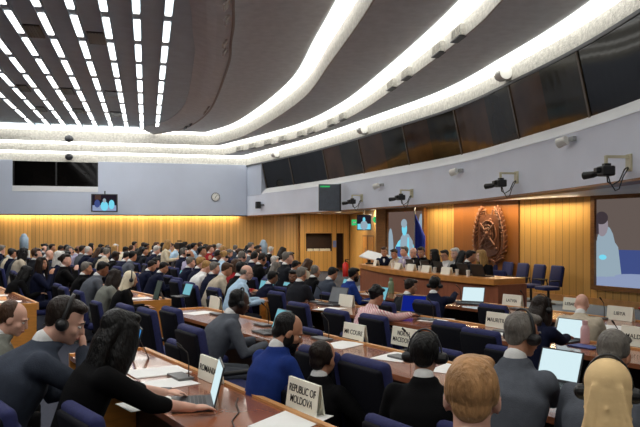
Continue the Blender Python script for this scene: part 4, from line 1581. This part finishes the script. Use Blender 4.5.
MID = [
    (26, 266, 12.3, 50, 1, dict(skin='pale', jacket='black', hair='long', haircol='black', shirt=None), 'woman with long black hair in black leaning near the picture edge'),
    (42, 257, 12.4, 80, 5, dict(skin='tan', jacket='navy', hair='long', haircol='dark brown', face=True), 'woman in navy blazer sitting upright with legs turned to the aisle'),
    (66, 251, 14.6, 62, 0, dict(skin='brown', jacket='charcoal', hair='short', haircol='black'), 'upright man in charcoal suit beside an empty blue chair'),
    (87, 262, 12.2, 62, 0, dict(skin='tan', jacket='black', hair='short', haircol='grey'), 'grey-haired man in black suit behind the man in pale grey'),
    (103, 262, 11.6, 60, 1, dict(skin='brown', jacket='grey', hair='short', haircol='black'), 'black-haired man in grey suit bending over his desk'),
    (115, 270, 10.8, 60, 3, dict(skin='tan', jacket='green-grey', hair='long', haircol='dark brown', shirt=None), 'woman with dark hair in grey-green jacket beside the cream headscarf'),
    (50, 250, 17.0, 62, 0, dict(skin='pale', jacket='charcoal', hair='none'), 'bald pale man in charcoal jacket in the crowd'),
    (164, 263, 13.9, 66, 1, dict(skin='tan', jacket='navy', hair='short', haircol='black'), 'black-haired man in navy suit bending to a green tablet'),
    (152, 261, 14.6, 62, 1, dict(skin='tan', jacket='navy', hair='short', haircol='dark brown'), 'brown-haired man in navy suit bending, middle of a navy trio'),
    (156, 258, 15.4, 62, 0, dict(skin='pale', jacket='navy', hair='short', haircol='black'), 'black-haired man in navy suit, farthest of a navy trio'),
    (191, 257, 14.5, 62, 0, dict(skin='pale', jacket='navy', hair='short', haircol='grey'), 'grey-haired man in navy suit behind a blond neighbour'),
    (201, 257, 13.8, 62, 0, dict(skin='pale', jacket='navy', hair='short', haircol='blond'), 'fair-haired man in navy suit between two grey-haired men'),
    (207, 261, 13.2, 64, 1, dict(skin='pale', jacket='white', hair='short', haircol='blond', top='shirt', shirt=None), 'blond person in white shirt leaning over the desk'),
    (215, 262, 12.6, 62, 0, dict(skin='pale', jacket='navy', hair='short', haircol='grey'), 'grey-haired man in navy suit near the light blue shirt'),
    (227, 263, 12.0, 70, 1, dict(skin='tan', jacket='beige', hair='short', haircol='brown'), 'brown-haired person in beige jacket beyond the light blue shirt'),
    (237, 259, 12.6, 62, 2, dict(skin='pale', jacket='red', hair='bob', haircol='brown', shirt=None), 'person in red top among the navy suits'),
    (242, 262, 11.4, 56, 0, dict(skin='dark', jacket='black', hair='short', haircol='black'), 'black-clothed person right behind the light blue shirt'),
    (273, 271, 11.4, 70, 3, dict(skin='brown', jacket='navy', hair='short', haircol='black', glasses=True), 'dark-haired man with glasses in navy jacket at two laptops'),
    (293, 270, 11.2, 190, 0, dict(skin='brown', jacket='charcoal', hair='short', haircol='black', beard=True, face=True), 'man turned back towards the viewer beside a dark suit'),
    (302, 267, 10.7, 40, 0, dict(skin='tan', jacket='charcoal', hair='short', haircol='grey'), 'broad grey-haired man in charcoal suit seen from behind at the aisle'),
    (316, 265, 12.4, 56, 0, dict(skin='tan', jacket='black', hair='receding', haircol='grey'), 'man with receding grey hair in black suit behind the charcoal suit'),
    (333, 268, 11.9, 56, 1, dict(skin='tan', jacket='slate', hair='short', haircol='black'), 'black-haired man in slate jacket at a pale laptop before the podium'),
    (275, 256, 15.8, 60, 0, dict(skin='pale', jacket='black', hair='short', haircol='white'), 'white-haired person in black near the water cooler'),
    (276, 262, 14.0, 60, 3, dict(skin='pale', jacket='grey', hair='bob', haircol='grey', shirt=None), 'person with grey bobbed hair in grey jacket'),
    (296, 261, 14.2, 62, 1, dict(skin='tan', jacket='charcoal', hair='short', haircol='black'), 'black-haired person bending in charcoal jacket near the hatch'),
    (308, 259, 14.8, 62, 4, dict(skin='pale', jacket='beige', hair='bob', haircol='brown', shirt=None), 'brown-haired person bowed low in beige top near the hatch'),
    (291, 252, 18.8, 62, 0, dict(skin='brown', jacket='navy', hair='short', haircol='black'), 'black-haired person in navy jacket farthest towards the hatch'),
    (284, 254, 18.0, 62, 1, dict(skin='tan', jacket='navy', hair='short', haircol='black'), 'black-haired person bending in navy jacket before the hatch'),
]
for (px, py, d, hd, pi, L, lab) in MID:
    far_person(px, py, d, hd, pi, L, lab, vox=.0145, chlabel='navy chair under the ' + lab)

# ---- the panel on the podium
POD = [(384, 247, dict(skin='tan', jacket='navy', hair='short', haircol='brown'), 'brown-haired man in navy jacket at the far end of the podium', 200),
       (394, 249, dict(skin='tan', jacket='beige', hair='short', haircol='dark brown'), 'dark-haired person in beige jacket second from the far podium end', 235),
       (404, 246.5, dict(skin='pale', jacket='lilac', hair='short', haircol='grey'), 'grey-haired person in lilac jacket on the podium before the cyan screen', 235),
       (413, 247.5, dict(skin='pale', jacket='charcoal', hair='bald', haircol='grey'), 'balding man in charcoal suit on the podium before the flag', 225),
       (421, 247, dict(skin='tan', jacket='black', hair='short', haircol='black'), 'black-haired person in black suit on the podium beside the flag', 240),
       (434, 249, dict(skin='brown', jacket='black', hair='bob', haircol='black', shirt=None), 'black-clothed woman with black hair on the podium', 250),
       (444.5, 250, dict(skin='tan', jacket='white', top='shirt', shirt=None, trousers='black', hair='short', haircol='black', glasses=True), 'man with glasses and white shirt on the podium', 232),
       (455, 248, dict(skin='pale', jacket='light grey', hair='short', haircol='white'), 'white-haired person in light grey jacket on the podium', 232),
       (463, 251, dict(skin='tan', jacket='black', hair='long', haircol='black', shirt=None), 'woman with long black hair on the podium beside the white-haired person', 150),
       (471, 250.5, dict(skin='tan', jacket='charcoal', hair='short', haircol='black'), 'black-haired person in charcoal on the podium next to the blond woman', 90),
       (481, 250, dict(skin='pale', jacket='black', hair='long', haircol='blond', shirt=None), 'blond woman at the near end of the podium', 240)]
for i, (px, py, L, lab, hd) in enumerate(POD):
    d = 16.6 + (px - 384) * (13.2 - 16.6) / 97.0
    L['face'] = True
    far_person(px, py, d, hd, [0, 3, 2, 0, 6, 2, 0, 0, 3, 0, 2][i], L, lab, 'panel on the podium', True, .15, 'navy chair under the ' + lab, .0145, chd=237)

# ---- rows of the back section
ROWPH = {'A': 'fifth back row from podium', 'B': 'fourth back row from podium', 'C': 'third back row from podium', 'D': 'second back row from podium', 'E': 'back row behind podium', 'F': 'back row nearest hatch'}
placed = [o.location.copy() for o in COL.objects if o.get('category') == 'person']
rnd = random.Random(21)
JK = ['navy'] * 6 + ['black'] * 6 + ['charcoal'] * 5 + ['grey'] * 3 + ['slate'] * 2 + ['beige', 'white', 'red', 'light blue', 'lilac', 'brown', 'pink', 'cream']
for key, (n0, s0, s1) in FAR.items():
    s = s0 - .35
    i = 0
    while s > s1 + .3:
        i += 1
        c = ns(n0 - DEPTH - .26 + rnd.uniform(-.06, .06), s)
        s -= .60
        px = 320 + c.x * F_PX / c.y
        if px < -14 or WN.dot(c) > 30.2:
            continue
        if 158 < px < 178 and 15 < c.y < 19.2:
            continue
        if any((V((q.x, q.y)) - c).length < .52 for q in placed):
            continue
        seat = ORD[i - 1] if i <= len(ORD) else 'a far'
        if rnd.random() < .06:
            put_chair(c, math.radians(RH), 'empty navy chair, %s seat from the aisle, %s' % (seat, ROWPH[key]), 'empty chairs in the back rows', False)
            continue
        hc_ = rnd.choice(['black'] * 6 + ['dark brown'] * 4 + ['brown'] * 2 + ['grey'] * 2 + ['blond', 'white'])
        sty = rnd.choice(['short'] * 8 + ['receding'] * 2 + ['bald', 'long', 'long', 'bob', 'bun'])
        jk = rnd.choice(JK)
        L = dict(skin=rnd.choice(['pale', 'tan', 'tan', 'brown', 'dark']) if hc_ in ('black', 'dark brown') else 'pale', jacket=jk, hair=sty, haircol=hc_, headset=rnd.random() < .25)
        pi = rnd.randrange(len(POSES))
        word = {'bald': 'balding person', 'receding': hc_ + '-haired man', 'long': 'woman with long %s hair' % hc_.replace(' ', '-'), 'bun': 'woman with %s bun' % hc_.replace(' ', '-'), 'bob': 'woman with %s bob' % hc_.replace(' ', '-')}.get(sty, hc_ + '-haired delegate')
        word = word.replace('dark brown-haired', 'brown-haired')
        lab = '%s in %s, %s from aisle, %s' % (word, jk.replace(' ', '-'), seat, ROWPH[key])
        hd = RH + rnd.uniform(-14, 14)
        K = skeleton(POSES[pi])
        sc = rnd.uniform(.95, 1.04)
        off = Matrix.Rotation(-math.radians(hd), 3, 'Z') @ (K['hc'] * sc)
        tx, ty = c.x + off.x, c.y + off.y
        far_person(320 + tx * F_PX / ty, HZ - (K['top'].z * sc - CAM_Z) * F_PX / ty, ty, hd, pi, L, lab, chlabel='navy chair, %s seat from aisle, %s' % (seat, ROWPH[key]))
        placed.append(V((c.x, c.y, 0)))

# ================================================================== THINGS ON THE DESKS AND FLOOR
YAW_ROW = math.atan2(DU.y, DU.x)
TOP = .752


def card(text, px, py, label, w=.33, h=.165, rows=1, ts=None, yaw=YAW_ROW, z=TOP, grp='name cards on the desks'):
    p = at(px, py, z)
    t = empty('name_card', p, yaw, label, 'name card', grp)
    bm = bmesh.new()
    R = Euler((math.radians(-8), 0, 0))
    box(bm, (0, -.006, h / 2), (w, .005, h), R)
    box(bm, (0, .03, h / 2), (w, .005, h), Euler((math.radians(8), 0, 0)))
    box(bm, (0, .012, h - .002), (w, .018, .005))
    obj('card', bm, M_CARD, t)
    if text:
        me = text_mesh(text, ts or .05)
        xs = [v.co.x for v in me.vertices]
        k = min(1.0, w * .86 / (max(xs) - min(xs)))
        me.transform(Matrix.Diagonal(V((k, 1.0, 1, 1))))
        me.transform(Matrix.Rotation(math.radians(90 - 8), 4, 'X'))
        me.transform(Matrix.Translation(V((0, -.0105, h / 2))))
        link('lettering', me, M_INK, t)
    return t


card('REPUBLIC OF\nMOLDOVA', 303, 411, 'white name card reading REPUBLIC OF MOLDOVA', .34, .175, ts=.062)
card('ROMANIA', 209, 381, 'white name card reading ROMANIA', .32, .165, ts=.062)
card('MR COURE', 354, 341, 'white name card with short lettering behind the MOLDOVA card on the second desk', .34, .165, ts=.062)
card('NORTH\nMACEDONIA', 404, 346, 'white name card reading NORTH MACEDONIA', .34, .165, ts=.06)
card('MAURITIUS', 498, 328, 'white name card reading MAURITIUS', .34, .165, ts=.062)
card('LATVIA', 512, 306.5, 'white name card reading LATVIA', .34, .165, ts=.06)
card('LEBANON', 574, 310.5, 'white name card half hidden behind the bald man in beige', .34, .165, ts=.06)
card('LIBYA', 620, 320.5, 'white name card reading LIBYA', .34, .165, ts=.06)
card('MALDIVES', 639, 347, 'white name card beginning MALD cut by the picture edge', .36, .18, ts=.058)
card(None, 215, 308.5, 'unreadable white name card on the desk behind the empty chairs')
card(None, 346, 306.5, 'unreadable white name card on the desk before the bearded man in blue')
card(None, 292, 296, 'unreadable white name card at the aisle end beside the broad grey-haired man')


def paper(px, py, label, yaw=YAW_ROW, w=.21, l=.297, m=None, z=TOP, n=1):
    p = at(px, py, z)
    bm = bmesh.new()
    for i in range(n):
        box(bm, (random.uniform(-.006, .006), random.uniform(-.006, .006), .001 + .002 * i), (w, l, .002), Euler((0, 0, random.uniform(-.05, .05))))
    o = obj('paper_sheets' if n > 1 else 'paper_sheet', bm, m or M_PAPER)
    o.location = p
    o.rotation_euler = (0, 0, yaw)
    return tag(o, label, 'paper', 'papers on the desks')


paper(293, 421, 'white sheet lying before the MOLDOVA card', YAW_ROW + .5, .30, .42)
paper(158, 372, 'white sheets at the far end of the nearest desk', YAW_ROW, .3, .42, n=3)
paper(163, 384, 'white sheet under the hands of the woman in black', YAW_ROW + .1, .3, .42)
paper(150, 404, 'open white notebook beside the woman in black', YAW_ROW + .1, .24, .34, n=3)
paper(342, 345, 'white sheets before the short-lettered name card', YAW_ROW + .3, .28, .4, n=2)
paper(398, 357, 'white sheet before the NORTH MACEDONIA card', YAW_ROW + .4, .3, .4)
paper(455, 369, 'white sheet beside the black-haired man with headset', YAW_ROW + .4, .3, .4)
paper(505, 333, 'white sheet before the MAURITIUS card', YAW_ROW + .3, .3, .4)
paper(612, 328, 'white sheets before the LIBYA card', YAW_ROW + .3, .3, .4, n=3)
paper(436, 320, 'white sheet on the third desk left of the MAURITIUS card', YAW_ROW + .3, .3, .4)
paper(330, 309, 'white sheet beside the unreadable card on the third desk', YAW_ROW + .3, .3, .4)
paper(200, 313, 'white sheet beside the unreadable card behind the empty chairs', YAW_ROW + .3, .3, .4)


def laptop(px, py, hdg, scr, label, w=.33, grp='laptops and tablets on the desks', ang=20, body=M_DGREY):
    p = at(px, py, TOP)
    t = empty('laptop', p, -math.radians(hdg), label, 'laptop', grp)
    bm = bmesh.new()
    box(bm, (0, 0, .009), (w, w * .68, .018), bevel=.004)
    obj('base', bm, body, t)
    bm = bmesh.new()
    for r in range(5):
        for c in range(12):
            box(bm, ((c - 5.5) * w * .072, .075 - r * .024, .0185), (w * .06, .019, .003))
    box(bm, (0, -w * .24, .0185), (w * .32, w * .16, .002))
    k_ = obj('keyboard', bm, M_BLACK, t)
    k_['kind'] = 'stuff'
    R = Euler((math.radians(-ang), 0, 0))
    hp = V((0, w * .34, .016))
    h = w * .68
    c = hp + R.to_matrix() @ V((0, 0, h / 2))
    bm = bmesh.new()
    box(bm, c, (w, .010, h), R, bevel=.003)
    lid = obj('lid', bm, body, t)
    bm = bmesh.new()
    box(bm, c + R.to_matrix() @ V((0, -.0062, .004)), (w * .93, .002, h * .88), R)
    obj('screen', bm, scr, lid)
    return t


laptop(192, 405, 78, M_SCR, 'grey laptop under the hands of the woman in black', .36, ang=14, body=M_DGREY)
laptop(268, 333, 62, M_SCRTEAL, 'laptop with teal screen before the man with shaved head', .34)
laptop(547, 386, 52, M_SCR, 'large laptop with white page before the grey-haired man in slate suit', .33)
laptop(562, 341, 52, M_SCR, 'laptop with white screen before the person with dark brown bob', .29)
laptop(409, 315, 30, M_SCRBLUE, 'laptop with deep blue screen beside the pink striped shirt', .34)
laptop(470, 304, 30, M_SCR, 'laptop with white screen beside the podium end', .34)
laptop(373, 302, 60, M_SCRTEAL, 'pale teal laptop before the bearded man in blue suit', .32)
laptop(341, 292, 56, M_SCRTEAL, 'pale laptop before the black-haired man in slate jacket', .32)
laptop(279, 296, 60, M_SCRTEAL, 'teal laptop at the aisle before the light blue shirt', .32)
laptop(262, 293, 60, M_SCRTEAL, 'pale laptop behind the hands of the light blue shirt', .32)
laptop(330, 305, 50, mat('laptop_grey_screen', (120, 124, 128), .4), 'dull grey laptop beside the broad grey-haired man', .36)
laptop(180, 297, 56, M_SCRTEAL, 'small teal laptop before the navy trio', .30)
laptop(106, 277, 60, M_SCRTEAL, 'pale teal laptop before the cream headscarf', .30)


def tablet(px, py, hdg, scr, label, w=.2, h=.26):
    p = at(px, py, TOP)
    t = empty('tablet', p, -math.radians(hdg), label, 'tablet', 'laptops and tablets on the desks')
    R = Euler((math.radians(-16), 0, 0))
    bm = bmesh.new(); box(bm, (0, 0, h / 2), (w, .012, h), R, bevel=.004); obj('case', bm, M_BLACK, t)
    bm = bmesh.new(); box(bm, R.to_matrix() @ V((0, -.008, 0)) + V((0, 0, h / 2)), (w * .9, .002, h * .9), R); obj('screen', bm, scr, t)
    bm = bmesh.new(); box(bm, (0, .06, .08), (w * .5, .006, .17), Euler((math.radians(24), 0, 0))); obj('stand', bm, M_BLACK, t)
    return t


tablet(137, 359, 70, emit('tablet_blue', (70, 150, 220), .6), 'dark tablet with blue picture at the end of the nearest desk')
tablet(158, 300, 60, mat('tablet_green', (58, 84, 80), .3), 'upright dark green tablet at the wooden desk end', .26, .3)


def mic(p, yaw, label, unit=True):
    t = empty('microphone', (p.x, p.y, TOP), yaw, label, 'microphone', 'desk microphones')
    bm = bmesh.new()
    box(bm, (0, 0, .01), (.24 if unit else .14, .12, .02), bevel=.006)
    obj('base', bm, mat('mic_base_grey', (92, 92, 92), .4), t)
    bm = bmesh.new()
    pts = [V((.08, .03, .02)), V((.08, .03, .12)), V((.08, .02, .19)), V((.08, -.03, .24))]
    tube(bm, pts, [.0045] * 4, 8)
    obj('gooseneck', bm, M_BLACK, t)
    bm = bmesh.new()
    tube(bm, [V((.08, -.03, .24)), V((.08, -.055, .262))], [.009, .009], 10)
    obj('capsule', bm, M_BLACK, t)
    return t


k_ = 0
for key, lo, hi in (('A', -5.2, -4.5), ('B', -8.6, -2.6), ('C', -9.2, -3.0), ('D', -9.4, -3.6)):
    s = lo
    j = 0
    while s < hi:
        p = ns(ROW_N[key] - .17, s + .42)
        mic(p, YAW_ROW, 'black gooseneck microphone, %s from the aisle on the %s desk from the viewer' % (ORD[j], ORD['ABCD'.index(key)]))
        s += 1.22
        j += 1
# red-tipped microphone by the right picture edge
p = at(636, 333, TOP)
t = mic(p, YAW_ROW, 'black microphone with red tip behind the LIBYA card')
bm = bmesh.new(); ell(bm, (.08, -.062, .268), (.013, .013, .013)); obj('red_light', bm, mat('mic_red', (190, 30, 24), .5), t)

# bottles, notebooks, phone
def bottle(px, py, h, r, m, label, z=TOP):
    t = empty('bottle', at(px, py, z), 0, label, 'bottle')
    bm = bmesh.new(); tube(bm, [(0, 0, 0.01), (0, 0, h * .62), (0, 0, h * .74), (0, 0, h * .82)], [r, r, r * .8, r * .45], 18); obj('body', bm, m, t, True)
    bm = bmesh.new(); cyl(bm, (0, 0, h * .82), (0, 0, h), r * .62, 16); obj('cap', bm, m, t)
    return t


bottle(585, 343, .21, .042, mat('bottle_pink', (222, 178, 180), .4), 'pale pink drinking bottle beside the dark brown bob')
bottle(391, 293, .26, .05, mat('bottle_green', (120, 140, 110), .3), 'greenish bottle on the desk before the podium front')
bottle(303, 288, .2, .035, mat('bottle_clear', (190, 200, 205), .15), 'small clear bottle beside the broad grey-haired man')
paper(585, 347, 'blue notebook beside the pale pink bottle', YAW_ROW, .26, .16, mat('notebook_blue', (70, 84, 150), .6), n=5)
bm = bmesh.new(); box(bm, (0, 0, .005), (.075, .15, .01), bevel=.004)
o = obj('phone', bm, M_BLACK); o.location = at(163, 391, TOP); o.rotation_euler = (0, 0, YAW_ROW + .9)
tag(o, 'black phone lying on the sheets beside the woman in black', 'phone')
bm = bmesh.new()
pts = [at(238, 398, .755), at(236, 404, .755), at(239, 412, .755), at(232, 421, .755), at(236, 432, .755)]
tube(bm, pts, [.004] * 5, 6); tag(obj('cable', bm, M_BLACK), 'thin black cable running over the nearest desk', 'cable')

# chairs at the desks that stand empty or show between people
for i, (px, py, n_) in enumerate(((150, 303, 0), (173, 307, 0), (197, 306, 0), (222, 324, 0), (353, 345, 0), (400, 354, 0))):
    p = at(px, py, 1.0)
    put_chair((p.x, p.y), HDN, 'empty navy chair at the second desk from the viewer, %s from the aisle' % ORD[i], 'empty chairs at the desks', True, .96)
for i, (px, py) in enumerate(((317, 302), (356, 309), (394, 314), (470, 321), (502, 328))):
    p = at(px, py, .93)
    put_chair((p.x, p.y), HDN, 'empty navy chair at the third desk from the viewer, %s from the aisle' % ORD[i], 'empty chairs at the desks', True, .90)
for i, (px, py) in enumerate(((400, 301), (442, 300), (509, 304))):
    p = at(px, py, .93)
    put_chair((p.x, p.y), HDN, 'navy chair at the desk before the podium, %s from the podium end' % ORD[i], 'empty chairs at the desks', True, .90)
for i, (px, py) in enumerate(((330, 328), (372, 333), (466, 348))):
    p = at(px, py, .80)
    put_chair((p.x, p.y), HDN, 'low navy chair behind the third desk row, %s from the aisle' % ORD[i], 'low chairs between the desks', True, .78)
for i, (px, py, zz) in enumerate(((52, 392, .95), (134, 415, .86))):
    p = at(px, py, zz)
    put_chair((p.x, p.y), HDN - .1, ['navy chair back between the big man and the woman in black', 'navy chair back behind the elbow of the woman in black'][i], 'navy conference chairs', True, .9)
p = at(58, 274, .93)
put_chair((p.x, p.y), HDN + .2, 'bright empty navy chair beside the upright man in charcoal suit', 'empty chairs in the back rows', True, .9)

# ---- on the podium
def on_podium(px, off=.25):
    k = (px - 320) / F_PX
    for a, b in zip(PF, PF[1:]):
        fa, fb = a.x - k * a.y, b.x - k * b.y
        if fa * fb <= 0:
            q = a.lerp(b, fa / (fa - fb))
            d = (b - a).normalized()
            return q + V((-d.y, d.x)) * off, math.atan2(d.y, d.x)
    return PF[-1], YAW_ROW


for i, px in enumerate((371, 393, 406, 421, 441)):
    q, a = on_podium(px, .12)
    t = empty('name_card', (q.x, q.y, 1.0), a, 'white name card on the podium desk, %s from its far end' % ORD[i], 'name card', 'name cards on the podium')
    bm = bmesh.new()
    box(bm, (0, -.02, .07), (.30, .005, .14), Euler((math.radians(-14), 0, 0))); box(bm, (0, .04, .07), (.30, .005, .14), Euler((math.radians(14), 0, 0)))
    obj('card', bm, M_CARD, t)
for i, px in enumerate((400, 415, 428, 452, 467)):
    q, a = on_podium(px, .38)
    t = empty('laptop', (q.x, q.y, 1.0), a + math.pi, 'black laptop on the podium desk, %s from its far end' % ORD[i], 'laptop', 'laptops on the podium')
    bm = bmesh.new(); box(bm, (0, 0, .01), (.33, .22, .018)); obj('base', bm, M_BLACK, t)
    bm = bmesh.new(); R = Euler((math.radians(-18), 0, 0)); box(bm, (0, .14, .12), (.33, .01, .22), R); lid = obj('lid', bm, M_BLACK, t)
    bm = bmesh.new(); box(bm, (0, .133, .12), (.3, .004, .19), R); obj('screen', bm, M_SCRTEAL, lid)
for i, px in enumerate((384, 398, 411, 426, 434, 448, 459)):
    q, a = on_podium(px, .2)
    t = empty('water_glass', (q.x, q.y, 1.0), 0, 'pale glass or cup on the podium desk, %s from its far end' % ORD[i], 'glass', 'glasses on the podium')
    bm = bmesh.new(); tube(bm, [(0, 0, .0), (0, 0, .11)], [.03, .036], 14, cap=False); obj('tumbler', bm, M_WHITE, t)
q, a = on_podium(364.5, .35)
t = empty('document_stand', (q.x - .1, q.y, 1.0), a + .6, 'wide white document stand at the far end of the podium', 'stand')
bm = bmesh.new(); box(bm, (0, .0, .2), (.72, .34, .03), Euler((math.radians(24), math.radians(9), 0))); obj('sheets', bm, M_PAPER, t)
bm = bmesh.new()
box(bm, (-.2, .05, .08), (.05, .05, .2)); box(bm, (.2, .05, .08), (.05, .05, .16)); box(bm, (0, .05, .02), (.5, .2, .03)); obj('foot', bm, M_BLACK, t)

# flag beside the screen
q = pw(5.75, .6)
t = empty('flag', (q.x, q.y, .15), math.atan2(-PWD.y, -PWD.x), 'deep blue flag hanging on a pole beside the big cyan screen', 'flag')
bm = bmesh.new(); cyl(bm, (0, 0, 0), (0, 0, 2.32), .018, 12); cyl(bm, (0, 0, 0), (0, 0, .05), .17, 20); ell(bm, (0, 0, 2.34), (.03, .03, .05)); obj('pole', bm, M_LGREY, t)
bm = bmesh.new()
rows = []
for i in range(15):
    z = 2.22 - 1.5 * i / 14
    wd = .10 + .34 * min(1, i / 5.0)
    rows.append([bm.verts.new((.0 + wd * (j / 16) - .1 * i / 14 * 0, .05 * math.sin(j * 1.25 + i * .12) * min(1, .3 + i / 8), z - .16 * (j / 16))) for j in range(17)])
for i in range(14):
    for j in range(16):
        bm.faces.new((rows[i][j], rows[i][j + 1], rows[i + 1][j + 1], rows[i + 1][j]))
bmesh.ops.solidify(bm, geom=bm.faces[:], thickness=.012)
obj('cloth', bm, mat('flag_blue', (22, 48, 156), .7, .1, 8), t, True)

# fire extinguisher at the corner of the timber partition
p = V(((345.5 - 320) * 28.4 / F_PX, 28.4, 0))
t = empty('fire_extinguisher', p, 0, 'red fire extinguisher standing beside the tall opening', 'extinguisher')
MR = mat('extinguisher_red', (176, 24, 26), .35)
bm = bmesh.new(); tube(bm, [(0, 0, .03), (0, 0, .5), (0, 0, .56)], [.12, .12, .05], 18); obj('cylinder', bm, MR, t, True)
bm = bmesh.new(); box(bm, (0, 0, .64), (.05, .05, .08)); box(bm, (.06, 0, .68), (.16, .03, .03)); obj('valve', bm, M_BLACK, t)
bm = bmesh.new(); tube(bm, [(.03, 0, .62), (.14, 0, .55), (.15, 0, .25)], [.016] * 3, 8); obj('hose', bm, M_BLACK, t)


# water coolers
def cooler(px, py, d, label):
    top = on(px, d, py).z
    t = empty('water_cooler', ((px - 320) * d / F_PX, d, 0), rz, label, 'water cooler', 'water coolers by the back wall')
    bm = bmesh.new(); box(bm, (0, 0, (top - .5) / 2), (.36, .36, top - .5), bevel=.02); obj('cabinet', bm, M_WHITE, t)
    bm = bmesh.new(); box(bm, (0, -.18, top - .75), (.24, .02, .2)); obj('tap_recess', bm, M_DGREY, t)
    bm = bmesh.new(); tube(bm, [(0, 0, top - .5), (0, 0, top - .44), (0, 0, top - .08), (0, 0, top)], [.06, .15, .15, .10], 20); obj('water_bottle', bm, mat('water_blue', (160, 182, 200), .15), t, True)


cooler(263.5, 242, 25.5, 'white water cooler with blue bottle below the end of the grey back wall')
cooler(24, 236, 24.5, 'white water cooler with blue bottle behind the crowd beside the picture edge')

# video camera on a tripod in the crowd
p = V(((180 - 320) * 18.6 / F_PX, 18.6, 0))
t = empty('tripod_camera', p, .6, 'black video camera on a tripod beside the standing blond woman', 'camera')
for aa in (90, 210, 330):
    bm = bmesh.new(); aa = math.radians(aa); tube(bm, [(.32 * math.cos(aa), .32 * math.sin(aa), .02), (0, 0, 1.15)], [.014, .016], 8); obj('tripod_leg', bm, M_BLACK, t)
bm = bmesh.new(); cyl(bm, (0, 0, 1.1), (0, 0, 1.35), .03, 10); obj('column', bm, M_BLACK, t)
bm = bmesh.new(); box(bm, (0, 0, 1.43), (.16, .34, .18), bevel=.02); box(bm, (0, .03, 1.56), (.04, .2, .03)); box(bm, (.14, 0, 1.5), (.12, .02, .09)); obj('camera_body', bm, M_BLACK, t)
bm = bmesh.new(); tube(bm, [(0, .17, 1.43), (0, .3, 1.43)], [.05, .06], 14, cap=False); obj('lens', bm, M_BLACK, t)

# papers and small screens along the back desks
rr = random.Random(4)
for key, (n0, s0, s1) in FAR.items():
    s = s0 - .5
    j = 0
    while s > s1 + .5:
        p = ns(n0 - .30, s)
        s -= 1.2
        j += 1
        px = 320 + p.x * F_PX / p.y
        if px < -5 or WN.dot(p) > 30:
            continue
        py = HZ + (CAM_Z - TOP) * F_PX / p.y
        if rr.random() < .5:
            paper(px, py, 'white sheet, %s along the %s' % (ORD[j - 1], ROWPH[key]), YAW_ROW + rr.uniform(-.3, .3), .26, .36)
        else:
            tablet(px, py, RH, M_SCRTEAL if rr.random() < .4 else M_DGREY, 'upright tablet, %s along the %s' % (ORD[j - 1], ROWPH[key]))
